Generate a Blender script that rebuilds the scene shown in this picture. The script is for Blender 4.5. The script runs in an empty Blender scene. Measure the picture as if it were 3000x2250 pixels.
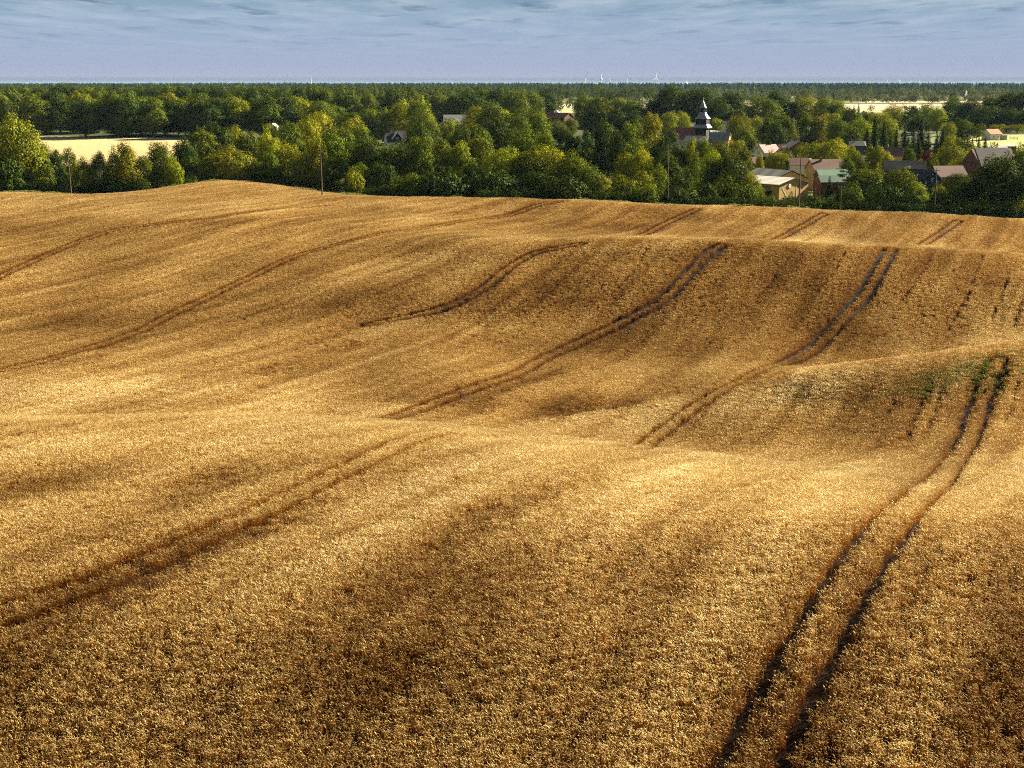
import bpy, math, random
import numpy as np
rad = math.radians
scene = bpy.context.scene
COL = scene.collection

# ------------------------------------------------------------------ camera, light, exposure
HC = 35.0                                   # camera height above the village plain
FPX = 4000.0                                # focal length in pixels of a 3000 px wide frame
PITCH = math.atan((1125 - 247) / FPX)
cam_d = bpy.data.cameras.new('camera'); cam = bpy.data.objects.new('camera', cam_d); COL.objects.link(cam)
cam_d.lens = 48.0; cam_d.sensor_width = 36.0; cam_d.clip_start = 0.5; cam_d.clip_end = 90000.0
cam.location = (0, 0, HC); cam.rotation_euler = (rad(90) - PITCH, 0, 0)
scene.camera = cam

SUN_AZ, SUN_EL = 58.0, 25.0                 # azimuth clockwise from +Y (view direction), elevation
sun_d = bpy.data.lights.new('sun', 'SUN'); sun = bpy.data.objects.new('sun', sun_d); COL.objects.link(sun)
sun_d.energy = 5.0; sun_d.angle = rad(0.5); sun_d.color = (1.0, 0.90, 0.68)
sun.rotation_euler = (rad(90 - SUN_EL), 0, rad(180 - SUN_AZ)); sun.location = (60, 30, 80)

world = bpy.data.worlds.new('World'); scene.world = world; world.use_nodes = True
scene.view_settings.view_transform = 'Standard'; scene.view_settings.look = 'None'
scene.view_settings.gamma = 1.0; scene.view_settings.exposure = 2.18
scene.cycles.use_denoising = False; scene.cycles.denoiser = 'OPENIMAGEDENOISE'; scene.cycles.denoising_input_passes = 'RGB_ALBEDO_NORMAL'; scene.cycles.denoising_prefilter = 'ACCURATE'
scene.cycles.filter_width = 1.05; scene.cycles.max_bounces = 6; scene.cycles.diffuse_bounces = 2; scene.cycles.transmission_bounces = 3
scene.cycles.transparent_max_bounces = 8; scene.cycles.volume_bounces = 0

class NT:
    """small helper round a node tree"""
    def __init__(s, t): s.t = t; t.nodes.clear()
    def n(s, kind, **kw):
        nd = s.t.nodes.new(kind)
        for k, v in kw.items():
            if k.startswith('i_'):
                key = k[2:]; key = int(key) if key.isdigit() else key.replace('_', ' ')
                nd.inputs[key].default_value = v
            else: setattr(nd, k, v)
        return nd
    def l(s, a, b): s.t.links.new(a, b)
    def math(s, op, a, b=None, c=None, clamp=False):
        nd = s.n('ShaderNodeMath', operation=op, use_clamp=clamp)
        for i, v in enumerate((a, b, c)):
            if v is None: continue
            if isinstance(v, (int, float)): nd.inputs[i].default_value = v
            else: s.l(v, nd.inputs[i])
        return nd.outputs[0]
    def mix(s, f, a, b, blend='MIX'):
        nd = s.n('ShaderNodeMix', data_type='RGBA', blend_type=blend)
        for i, v in ((0, f), (6, a), (7, b)):
            if isinstance(v, (int, float)): nd.inputs[i].default_value = v
            elif isinstance(v, tuple): nd.inputs[i].default_value = (*v[:3], 1)
            else: s.l(v, nd.inputs[i])
        return nd.outputs[2]
    def ramp(s, f, stops, interp='LINEAR'):
        nd = s.n('ShaderNodeValToRGB'); cr = nd.color_ramp; cr.interpolation = interp
        while len(cr.elements) < len(stops): cr.elements.new(0.5)
        for e, (p, c) in zip(cr.elements, stops): e.position = p; e.color = (*c, 1) if len(c) == 3 else c
        s.l(f, nd.inputs[0]); return nd.outputs[0]

def build_world():
    w = NT(world.node_tree)
    sky = w.n('ShaderNodeTexSky', sky_type='NISHITA', sun_disc=False)
    sky.sun_elevation = rad(SUN_EL); sky.sun_rotation = rad(SUN_AZ); sky.air_density = 1.0; sky.dust_density = 1.5
    bg_hi = w.n('ShaderNodeBackground', i_Strength=0.05); w.l(sky.outputs[0], bg_hi.inputs[0])
    tc = w.n('ShaderNodeTexCoord'); sep = w.n('ShaderNodeSeparateXYZ'); w.l(tc.outputs['Generated'], sep.inputs[0])
    z = sep.outputs[2]
    el = w.math('MULTIPLY', z, 15.0)                     # 0 at the horizon, 1 at 3.8 degrees
    # low hazy bank, lavender air, then blue
    base = w.ramp(el, [(0.0, (.27, .30, .42)), (0.052, (.275, .305, .425)), (0.085, (.385, .42, .575)), (0.35, (.36, .435, .60)),
                       (0.65, (.31, .42, .57)), (1.0, (.22, .35, .45))])
    # flat cloud sheet seen almost edge-on: project the ray onto a plane overhead
    den = w.math('ADD', w.math('MAXIMUM', z, 0.0), 0.012)
    px = w.math('DIVIDE', sep.outputs[0], den); py = w.math('DIVIDE', sep.outputs[1], den)
    cv = w.n('ShaderNodeCombineXYZ'); w.l(px, cv.inputs[0]); w.l(w.math('MULTIPLY', py, 0.35), cv.inputs[1])
    n1 = w.n('ShaderNodeTexNoise', i_Scale=1.5, i_Detail=6.0, i_Roughness=0.55, i_Distortion=0.3); w.l(cv.outputs[0], n1.inputs[0])
    cloud = w.ramp(n1.outputs[0], [(0.555, (0, 0, 0)), (0.68, (1, 1, 1))])
    n2 = w.n('ShaderNodeTexNoise', i_Scale=1.1, i_Detail=6.0, i_Roughness=0.6); w.l(cv.outputs[0], n2.inputs[0])
    veil = w.ramp(n2.outputs[0], [(0.42, (0, 0, 0)), (0.70, (1, 1, 1))])
    amt = w.math('MULTIPLY', w.math('MULTIPLY_ADD', el, 1.5, -0.35, clamp=True), 0.8)
    c1 = w.mix(w.math('MULTIPLY', veil, w.math('MULTIPLY_ADD', el, 0.95, -0.2, clamp=True)), base, (.58, .66, .75))
    c2 = w.mix(w.math('MULTIPLY', cloud, amt), c1, (.12, .20, .30))
    n3 = w.n('ShaderNodeTexNoise', i_Scale=1.5, i_Detail=6.0, i_Roughness=0.55, i_Distortion=0.3)
    off = w.n('ShaderNodeVectorMath', operation='ADD'); w.l(cv.outputs[0], off.inputs[0]); off.inputs[1].default_value = (0.03, -0.12, 0)
    w.l(off.outputs[0], n3.inputs[0])
    hl = w.math('MULTIPLY', w.ramp(n3.outputs[0], [(0.60, (0, 0, 0)), (0.69, (1, 1, 1))]), w.math('SUBTRACT', 1.0, cloud), clamp=True)
    c3 = w.mix(w.math('MULTIPLY', hl, w.math('MULTIPLY_ADD', el, 1.0, -0.55, clamp=True)), c2, (.66, .74, .82))
    c3 = w.mix(1.0, c3, w.ramp(z, [(0.07, (1, 1, 1)), (0.30, (.24, .26, .30))]), 'MULTIPLY')      # deeper blue overhead
    bg_lo = w.n('ShaderNodeBackground', i_Strength=0.225); w.l(c3, bg_lo.inputs[0])
    ms = w.n('ShaderNodeMixShader')
    w.l(w.ramp(z, [(0.45, (0, 0, 0)), (0.98, (.5, .5, .5))]), ms.inputs[0])
    w.l(bg_lo.outputs[0], ms.inputs[1]); w.l(bg_hi.outputs[0], ms.inputs[2])
    o = w.n('ShaderNodeOutputWorld'); w.l(ms.outputs[0], o.inputs[0])
build_world()

# ------------------------------------------------------------------ projection helpers
CP, SP = math.cos(PITCH), math.sin(PITCH)
def us(x, row):
    """frame position -> (X/Y, drop/Y) of the ray"""
    a = (np.asarray(x, float) - 1500) / FPX; b = -(np.asarray(row, float) - 1125) / FPX
    yd = CP + b * SP
    return a / yd, (SP - b * CP) / yd
def zrow(row, Y): return HC - float(us(1500, row)[1]) * Y
def XY(x, Y, row=420): return float(us(x, row)[0]) * Y

# ------------------------------------------------------------------ noise
class VN:
    def __init__(s, seed): s.g = np.random.RandomState(seed).rand(256, 256)
    def __call__(s, x, y):
        xi = np.floor(x).astype(int); yi = np.floor(y).astype(int); fx = x - xi; fy = y - yi
        fx = fx * fx * (3 - 2 * fx); fy = fy * fy * (3 - 2 * fy)
        g = s.g; a = g[xi & 255, yi & 255]; b = g[(xi + 1) & 255, yi & 255]; c = g[xi & 255, (yi + 1) & 255]; d = g[(xi + 1) & 255, (yi + 1) & 255]
        return (a * (1 - fx) + b * fx) * (1 - fy) + (c * (1 - fx) + d * fx) * fy
    def fbm(s, x, y, o=4):
        t = 0; a = 0.5; n = 0
        for k in range(o): t = t + a * s(x * 2 ** k + 17 * k, y * 2 ** k + 31 * k); n += a; a *= .5
        return t / n

# ------------------------------------------------------------------ terrain: knots along lines of sight
def pchip_slopes(x, y):
    h = np.diff(x); d = np.diff(y) / h; m = np.zeros_like(y)
    for i in range(1, len(x) - 1):
        if d[i-1] * d[i] > 0:
            w1 = 2*h[i] + h[i-1]; w2 = h[i] + 2*h[i-1]; m[i] = (w1 + w2) / (w1 / d[i-1] + w2 / d[i])
    m[0] = d[0]; m[-1] = d[-1]; return m
def pchip(x, y, q):
    x = np.asarray(x, float); y = np.asarray(y, float); m = pchip_slopes(x, y); q = np.clip(q, x[0], x[-1])
    i = np.clip(np.searchsorted(x, q) - 1, 0, len(x) - 2); h = x[i+1] - x[i]; t = (q - x[i]) / h
    return ((2*t**3 - 3*t**2 + 1) * y[i] + (t**3 - 2*t**2 + t) * h * m[i] + (-2*t**3 + 3*t**2) * y[i+1] + (t**3 - t**2) * h * m[i+1])
XK = [-500, 0, 600, 1200, 1500, 1800, 2100, 2270, 2400, 2700, 3000, 3500]
LINES = [
 ([2250]*11, [45]*11),
 ([1800]*11, [54]*11),
 ([1500]*11, [70, 70, 70, 70, 69, 68, 67, 66, 66, 66, 66]),
 ([1228, 1225, 1215, 1237, 1268, 1302, 1335, 1372, 1405, 1425, 1440], [105, 105, 106, 108, 108, 106, 102, 97, 92, 88, 86]),
 ([1244, 1240, 1229, 1254, 1286, 1318, 1346, 1364, 1372, 1378, 1385], [122, 122, 122, 123, 124, 124, 118, 110, 104, 100, 98]),
 ([1225, 1222, 1213, 1232, 1262, 1294, 1318, 1322, 1320, 1312, 1305], [140, 140, 140, 140, 141, 142, 136, 129, 121, 115, 112]),
 ([1100, 1100, 1100, 1100, 1120, 1150, 1190, 1200, 1195, 1190, 1190], [165, 165, 166, 168, 168, 166, 156, 148, 141, 136, 134]),
 ([1040, 1040, 1040, 1040, 1060, 1080, 1122, 1074, 1040, 992, 930], [178, 178, 179, 182, 182, 180, 168, 163, 163, 164, 165]),
 ([1000, 1000, 1000, 1000, 1010, 1040, 1066, 1080, 1070, 1040, 990], [190, 190, 190, 192, 192, 190, 183, 179, 183, 186, 190]),
 ([920, 920, 920, 940, 950, 965, 985, 1048, 1025, 985, 925], [212, 212, 210, 204, 202, 201, 196, 189, 192, 197, 202]),
 ([820, 820, 820, 840, 860, 870, 870, 870, 870, 870, 868], [245, 245, 240, 222, 215, 213, 211, 210, 210, 211, 213]),
 ([740, 740, 740, 760, 768, 768, 768, 778, 785, 795, 800], [275, 275, 268, 248, 233, 228, 226, 222, 222, 222, 223]),
 ([680, 680, 680, 703, 704, 694, 697, 712, 725, 745, 760], [300, 300, 295, 268, 253, 245, 240, 237, 237, 236, 236]),
 ([640, 640, 640, 672, 694, 704, 709, 724, 738, 760, 777], [318, 318, 315, 290, 280, 285, 285, 285, 285, 285, 285]),
 ([615, 615, 612, 640, 672, 690, 695, 709, 722, 743, 758], [335, 335, 335, 318, 312, 315, 318, 320, 320, 320, 320]),
 ([585, 585, 592, 608, 628, 646, 653, 664, 675, 690, 705], [352, 352, 352, 345, 345, 345, 345, 345, 345, 345, 345]),
]
EDGE_X = [-500, 0, 200, 400, 650, 800, 1000, 1200, 1500, 2000, 2500, 3000, 3500]
EDGE_R = [563, 565, 569, 572, 576, 576, 571, 575, 580, 598, 615, 640, 658]
EDGE_Y = [372, 372, 370, 368, 368, 368, 370, 370, 370, 370, 370, 370, 370]
HUMP_R = [580, 578, 570, 557, 532, 541, 566, 594, 604, 620, 640, 668, 690]
HUMP_Y = [398, 398, 392, 402, 420, 416, 402, 396, 396, 396, 396, 396, 396]
NU = 361; UG = np.linspace(-0.62, 0.62, NU)
def col_interp(xk, rows, ys):
    u, s = us(np.array(xk), np.array(rows)); o = np.argsort(u)
    return pchip(u[o], s[o], UG), pchip(u[o], np.array(ys, float)[o], UG)
VN_P = VN(77)
def plain(X, Y):
    """the land beyond the field"""
    u = X / np.maximum(Y, 1)
    left = 1 / (1 + np.exp((u + 0.16) / 0.045))
    z = 6.0 * left * np.exp(-((Y - 740) / 200.0) ** 2)
    z = z + 3.8 / (1 + np.exp((.285 - u) / .012)) * np.exp(-((Y - 720) / 110.0) ** 2)
    return z + np.interp(Y, [0, 450, 600, 700, 900, 1300, 2000, 3000, 8000, 20000, 30000], [0, 0, 1, 3, 8, 11, 14, 17, 23, 30, 31]) + (VN_P.fbm(X / 1300.0, Y / 2300.0, 3) - .5) * 11 * np.clip((Y - 2300) / 1500, 0, 1)
cols = [(np.full(NU, (HC - 10.0) / 8.0), np.full(NU, 8.0)), (np.full(NU, (HC - 9.5) / 22.0), np.full(NU, 22.0))]
SHOULDER = {7: (1098, 165), 8: (1064, 180), 9: (1004, 192)}
for k_, (r, y) in enumerate(LINES):
    r, y = list(r), list(y); m_ = SHOULDER.get(k_, (r[6] + (r[7] - r[6]) * .57, y[6] + (y[7] - y[6]) * .57)); r.insert(7, m_[0]); y.insert(7, m_[1]); cols.append(col_interp(XK, r, y))
cols.append(col_interp(EDGE_X, EDGE_R, EDGE_Y)); cols.append(col_interp(EDGE_X, HUMP_R, HUMP_Y))
SG = np.array([c[0] for c in cols]); YG = np.array([c[1] for c in cols])
ZG = HC - SG * YG
YL = np.concatenate([np.geomspace(8, 110, 150)[:-1], np.linspace(110, 452, 330)])
HZ = np.zeros((NU, len(YL)))
for i in range(NU):
    yk = list(YG[:, i]) + [436, 470]; sk = list(SG[:, i])
    for Y in (436, 470): sk.append((HC - float(plain(np.array(UG[i] * Y), np.array(float(Y)))) - 0.0) / Y)
    HZ[i] = HC - pchip(np.log(yk), sk, np.log(YL)) * YL
# smooth across the lines of sight
ker = np.exp(-(np.arange(-5, 6) / 2.6) ** 2); ker /= ker.sum()
pad = np.pad(HZ, ((5, 5), (0, 0)), 'edge'); HZ = sum(ker[k] * pad[k:k + NU] for k in range(11))
ker = np.exp(-(np.arange(-3, 4) / 1.7) ** 2); ker /= ker.sum()
pad = np.pad(HZ, ((0, 0), (3, 3)), 'edge'); HZ = sum(ker[k] * pad[:, k:k + len(YL)] for k in range(7))
vn_t = VN(5)
def field_z(X, Y):
    """top of the standing crop"""
    X = np.asarray(X, float); Y = np.asarray(Y, float)
    u = np.clip(X / Y, UG[0] + 1e-6, UG[-1] - 1e-6); fi = (u - UG[0]) / (UG[1] - UG[0]); i = fi.astype(int); fu = fi - i
    fj = np.interp(Y, YL, np.arange(len(YL))); j = np.clip(fj.astype(int), 0, len(YL) - 2); fj = fj - j
    h = (HZ[i, j] * (1 - fu) + HZ[i + 1, j] * fu) * (1 - fj) + (HZ[i, j + 1] * (1 - fu) + HZ[i + 1, j + 1] * fu) * fj
    return h + (vn_t.fbm(X / 23.0, Y / 23.0, 3) - 0.5) * 0.7 * np.clip((430 - Y) / 60, 0, 1)
CROP = 0.82
def ground_z(X, Y):
    X = np.asarray(X, float); Y = np.asarray(Y, float)
    f = np.clip((Y - 405) / 40.0, 0, 1)
    return np.where(Y < 450, (field_z(X, np.clip(Y, 8, 450)) - CROP * np.clip((430 - Y) / 30, 0, 1)), 0) * (Y < 450) + np.where(Y >= 450, plain(X, Y), 0)
def gz(X, Y): return float(ground_z(np.array([X]), np.array([float(Y)]))[0])
def hit(x, row, y0=30, y1=450):
    """world point of the field surface seen at this place of the frame"""
    u, s = us(x, row); ys = np.linspace(y0, y1, 4000); d = (HC - s * ys) - field_z(u * ys, ys)
    k = np.argmax(d < 0)
    if d[k] >= 0: return None
    return float(u * ys[k]), float(ys[k])
U_EDGE, _ = us(np.array(EDGE_X), np.array(HUMP_R))
def edge_Y(u):
    yh = np.interp(u, U_EDGE, np.array([372, 372, 374, 392, 417, 410, 385, 371, 371, 371, 371, 371, 371.0]))
    return yh

# ------------------------------------------------------------------ mesh helpers
def new_mesh(name, V, F, mats, parent=None, smooth=False, midx=None, link=True):
    me = bpy.data.meshes.new(name)
    V = np.asarray(V, np.float32).reshape(-1, 3)
    if isinstance(F, np.ndarray):
        n = F.shape[1]; nf = len(F)
        me.vertices.add(len(V)); me.vertices.foreach_set('co', V.ravel())
        me.loops.add(nf * n); me.loops.foreach_set('vertex_index', F.astype(np.int32).ravel())
        me.polygons.add(nf); me.polygons.foreach_set('loop_start', np.arange(0, nf * n, n, dtype=np.int32))
        me.update(calc_edges=True)
    else:
        me.from_pydata([tuple(v) for v in V.tolist()], [], F)
    for m in (mats if isinstance(mats, (list, tuple)) else [mats]): me.materials.append(m)
    if midx is not None: me.polygons.foreach_set('material_index', np.asarray(midx, np.int32))
    me.polygons.foreach_set('use_smooth', np.full(len(me.polygons), smooth))
    me.update()
    if not link: return me
    o = bpy.data.objects.new(name, me); COL.objects.link(o)
    if parent is not None: o.parent = parent
    return o
def thing(name, label, cat, loc=(0, 0, 0), rz=0.0, group=None):
    o = bpy.data.objects.new(name, None); COL.objects.link(o); o.empty_display_size = 0.5
    o.location = loc; o.rotation_euler = (0, 0, rz); o['label'] = label; o['category'] = cat
    if group: o['group'] = group
    return o
def tag(o, label, cat, group=None, kind=None):
    o['label'] = label; o['category'] = cat
    if group: o['group'] = group
    if kind: o['kind'] = kind

def mat_simple(name, rgb, rough=0.8, var=0.25, scale=3.0, bump=0.0, spec=0.2, obj_coord=True, metallic=0.0):
    m = bpy.data.materials.new(name); m.use_nodes = True; w = NT(m.node_tree)
    tc = w.n('ShaderNodeTexCoord'); nz = w.n('ShaderNodeTexNoise', i_Scale=scale, i_Detail=5.0, i_Roughness=0.6)
    w.l(tc.outputs['Object'], nz.inputs[0])
    c = w.mix(nz.outputs[0], tuple(v * (1 - var) for v in rgb), tuple(min(1, v * (1 + var)) for v in rgb))
    p = w.n('ShaderNodeBsdfPrincipled', i_Roughness=rough, i_Metallic=metallic); p.inputs['Specular IOR Level'].default_value = spec
    w.l(c, p.inputs['Base Color'])
    if bump:
        b = w.n('ShaderNodeBump', i_Strength=bump, i_Distance=0.05); w.l(nz.outputs[0], b.inputs['Height']); w.l(b.outputs[0], p.inputs['Normal'])
    o = w.n('ShaderNodeOutputMaterial'); w.l(p.outputs[0], o.inputs[0]); return m

# ------------------------------------------------------------------ ground sheet
def build_ground():
    Yv = np.concatenate([YL, np.geomspace(454, 24000, 210)])
    Uv = np.concatenate([[-1.3, -1.0, -0.8], UG, [0.8, 1.0, 1.3]])
    U, Y = np.meshgrid(Uv, Yv, indexing='ij'); X = U * Y
    Z = ground_z(X, Y)
    nu, ny = U.shape; idx = np.arange(nu * ny).reshape(nu, ny)
    F = np.stack([idx[:-1, :-1], idx[1:, :-1], idx[1:, 1:], idx[:-1, 1:]], -1).reshape(-1, 4)
    # land cover
    soil = np.array([.022, .009, .0025]); grass = np.array([.13, .145, .04]); pale = np.array([.46, .35, .17]); pink = np.array([.46, .36, .25])
    C = np.zeros((nu, ny, 3)) + grass
    n = VN(9).fbm(X / 60, Y / 60, 3)[..., None]
    C = C * (0.7 + 0.7 * n)
    wood = (Y < 1150) & ~((U > .155) & (Y < 620)) & ~((U > .30) & (Y < 800))
    C = np.where(wood[..., None], np.array([.050, .060, .020]) * (0.6 + .8 * n), C)
    inf = (Y < edge_Y(U) + 1.5)[..., None]; C = np.where(inf, soil, C)
    def zone(u0, u1, y0, y1, col):
        nonlocal C
        wob = (VN(3)(X / 40, Y / 40) - .5)
        m = (U > u0) & (U < u1) & (Y + wob * 12 > y0) & (Y + wob * 12 < y1)
        C = np.where(m[..., None], np.array(col) * (0.88 + 0.25 * n), C)
    zone(-.36, -.232, 560, 706, pale * 1.0)
    zone(-.13, .62, 1240, 1400, [.34, .32, .15]); zone(-.13, .62, 1400, 1640, pink)
    zone(.25, .62, 1720, 1850, pink * [1, .85, .85])
    zone(.318, .40, 650, 765, [.30, .30, .10])
    zone(.12, .17, 432, 480, [.26, .30, .07]); zone(-.15, -.08, 700, 760, [.30, .32, .10])
    me_o = new_mesh('ground', np.stack([X, Y, Z], -1), F, M_ground, smooth=True)
    a = me_o.data.color_attributes.new('cover', 'FLOAT_COLOR', 'POINT')
    a.data.foreach_set('color', np.concatenate([C.reshape(-1, 3), np.ones((nu * ny, 1))], 1).astype(np.float32).ravel())
    me_o['kind'] = 'structure'; return me_o
def mk_ground():
    m = bpy.data.materials.new('land'); m.use_nodes = True; w = NT(m.node_tree)
    at = w.n('ShaderNodeAttribute', attribute_name='cover'); g = w.n('ShaderNodeNewGeometry')
    nz = w.n('ShaderNodeTexNoise', i_Scale=0.8, i_Detail=6.0, i_Roughness=0.65); w.l(g.outputs['Position'], nz.inputs[0])
    f = w.ramp(nz.outputs[0], [(0.25, (.55, .55, .55)), (0.75, (1.35, 1.35, 1.35))])
    c = w.mix(1.0, at.outputs['Color'], f, 'MULTIPLY')
    p = w.n('ShaderNodeBsdfPrincipled', i_Roughness=0.95); p.inputs['Specular IOR Level'].default_value = 0.1
    w.l(c, p.inputs['Base Color'])
    b = w.n('ShaderNodeBump', i_Strength=0.6, i_Distance=0.15); w.l(nz.outputs[0], b.inputs['Height']); w.l(b.outputs[0], p.inputs['Normal'])
    o = w.n('ShaderNodeOutputMaterial'); w.l(p.outputs[0], o.inputs[0]); return m
M_ground = mk_ground(); build_ground()

# ------------------------------------------------------------------ wheel tracks (pairs) and drill gaps
TRACKS = [
 [(2120, 2360), (2185, 2250), (2268, 2075), (2350, 1940), (2423, 1798), (2515, 1655), (2610, 1530), (2705, 1440), (2790, 1353), (2842, 1272), (2868, 1190), (2888, 1126), (2925, 1050)],
 [(-200, 1870), (0, 1800), (200, 1730), (400, 1656), (520, 1600), (650, 1540), (800, 1478), (900, 1425), (1040, 1362), (1165, 1300), (1290, 1266)],
 [(1870, 1312), (1907, 1286), (1975, 1236), (2076, 1165), (2178, 1110), (2327, 1049), (2402, 1002), (2463, 934), (2517, 880), (2558, 819), (2592, 758), (2612, 726)],
 [(1130, 1226), (1221, 1198), (1322, 1158), (1500, 1097), (1602, 1042), (1724, 988), (1839, 934), (1907, 900), (1961, 859), (2015, 798), (2063, 751), (2112, 716)],
 [(1080, 948), (1153, 934), (1255, 914), (1356, 880), (1500, 776), (1568, 737), (1636, 724), (1700, 713)],
 [(-100, 1100), (0, 1083), (136, 1053), (271, 1015), (407, 968), (542, 900), (644, 853), (746, 805), (881, 744), (1017, 707), (1221, 670), (1356, 646), (1492, 629), (1568, 602), (1656, 588)],
 [(-100, 860), (0, 808), (102, 761), (203, 717), (339, 673), (475, 653), (610, 639), (814, 612), (949, 602)],
 [(1870, 690), (1893, 683), (1961, 649), (2042, 612)],
 [(2270, 702), (2348, 663), (2415, 625)],
 [(2700, 716), (2720, 706), (2775, 670), (2809, 646)],
]
GAPS = [  # single missing drill rows: path, half width
 ([(200, 1090), (400, 1063), (610, 1022), (1017, 961)], .06),
 ([(2735, 1120), (2709, 1160), (2679, 1226), (2655, 1285)], .34), ([(2770, 1130), (2757, 1156), (2738, 1210), (2703, 1290)], .26), ([(2860, 1150), (2840, 1200), (2810, 1250)], .2), ([(2625, 1170), (2600, 1215)], .15),
 ([(2985, 1110), (2965, 1190), (2950, 1230)], .18), ([(2960, 1060), (2930, 1150), (2905, 1200)], .2),
 ([(2850, 850), (2815, 900), (2780, 960)], .14), ([(2740, 730), (2700, 800), (2640, 880)], .12), ([(2480, 730), (2440, 800), (2380, 870)], .1),
 ([(2330, 730), (2270, 810), (2220, 870)], .14), ([(2880, 745), (2850, 830), (2800, 920)], .12), ([(2995, 880), (2970, 960)], .18),
 ([(900, 690), (1130, 660), (1400, 600)], .12), ([(1900, 720), (1860, 790), (1800, 850)], .08),
 ([(200, 770), (400, 690), (620, 660)], .08), ([(1400, 760), (1100, 860), (850, 960)], .06), ([(2960, 790), (2940, 860), (2900, 940)], .12),
]
def world_path(pts):
    w = [hit(x, r) for x, r in pts]; w = np.array([p for p in w if p is not None])
    # ease out the kinks that reading rows off a grazing slope brings
    d = np.concatenate([[0], np.cumsum(np.hypot(*np.diff(w, axis=0).T))]); q = np.linspace(0, d[-1], max(8, int(d[-1] / 2)))
    X = pchip(d, w[:, 0], q); Y = pchip(d, w[:, 1], q)
    k = 3
    for _ in range(2):
        X[1:-1] = (X[:-2] + 2 * X[1:-1] + X[2:]) / 4; Y[1:-1] = (Y[:-2] + 2 * Y[1:-1] + Y[2:]) / 4
    return np.stack([X, Y], 1)
TW = [world_path(t) for t in TRACKS]
GW = [(world_path(t), h) for t, h in GAPS]
def path_dist(P, path):
    best = np.full(len(P), 1e9); lo = path.min(0) - 6; hi = path.max(0) + 6
    m = ((P > lo) & (P < hi)).all(1); Q = P[m]; b = np.full(len(Q), 1e9)
    for a, c in zip(path[:-1], path[1:]):
        d = c - a; L = (d * d).sum() + 1e-9; t = np.clip(((Q - a) @ d) / L, 0, 1)
        b = np.minimum(b, ((Q - a - t[:, None] * d) ** 2).sum(1))
    best[m] = np.sqrt(b); return best

# ------------------------------------------------------------------ wheat
def mk_wheat():
    m = bpy.data.materials.new('ripe_wheat'); m.use_nodes = True; w = NT(m.node_tree)
    at = w.n('ShaderNodeAttribute', attribute_name='part'); g = w.n('ShaderNodeNewGeometry')
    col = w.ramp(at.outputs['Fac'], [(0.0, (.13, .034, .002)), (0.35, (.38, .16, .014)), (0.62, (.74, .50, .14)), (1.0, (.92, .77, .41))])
    mp = w.n('ShaderNodeMapping'); mp.inputs['Rotation'].default_value = (0, 0, rad(25)); mp.inputs['Scale'].default_value = (1.0, 0.35, 1.0)
    w.l(g.outputs['Position'], mp.inputs[0])
    nz = w.n('ShaderNodeTexNoise', i_Scale=0.045, i_Detail=4.0, i_Roughness=0.55); w.l(mp.outputs[0], nz.inputs[0])
    tint = w.ramp(nz.outputs[0], [(0.36, (.84, .80, .72)), (0.64, (1.10, 1.12, 1.14))])
    rp = w.n('ShaderNodeAttribute', attribute_name='ripe_shade', attribute_type='INSTANCER')
    rt = w.ramp(rp.outputs['Fac'], [(0.0, (.40, .29, .17)), (0.42, (.76, .69, .58)), (0.58, (.86, .83, .76)), (1.0, (1.09, 1.20, 1.52))])  # scales wheat colour: crop variation plus painted hollow shade and crest light
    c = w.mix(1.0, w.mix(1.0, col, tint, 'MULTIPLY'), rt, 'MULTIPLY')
    d = w.n('ShaderNodeBsdfDiffuse'); w.l(c, d.inputs[0]); t = w.n('ShaderNodeBsdfTranslucent'); w.l(c, t.inputs[0])
    gl = w.n('ShaderNodeBsdfGlossy', i_Roughness=0.45); w.l(w.mix(0.5, c, (.6, .5, .35)), gl.inputs[0])
    a = w.n('ShaderNodeMixShader', i_0=0.38); w.l(d.outputs[0], a.inputs[1]); w.l(t.outputs[0], a.inputs[2])
    b = w.n('ShaderNodeMixShader', i_0=0.07); w.l(a.outputs[0], b.inputs[1]); w.l(gl.outputs[0], b.inputs[2])
    o = w.n('ShaderNodeOutputMaterial'); w.l(b.outputs[0], o.inputs[0]); return m
M_wheat = mk_wheat()

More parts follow.
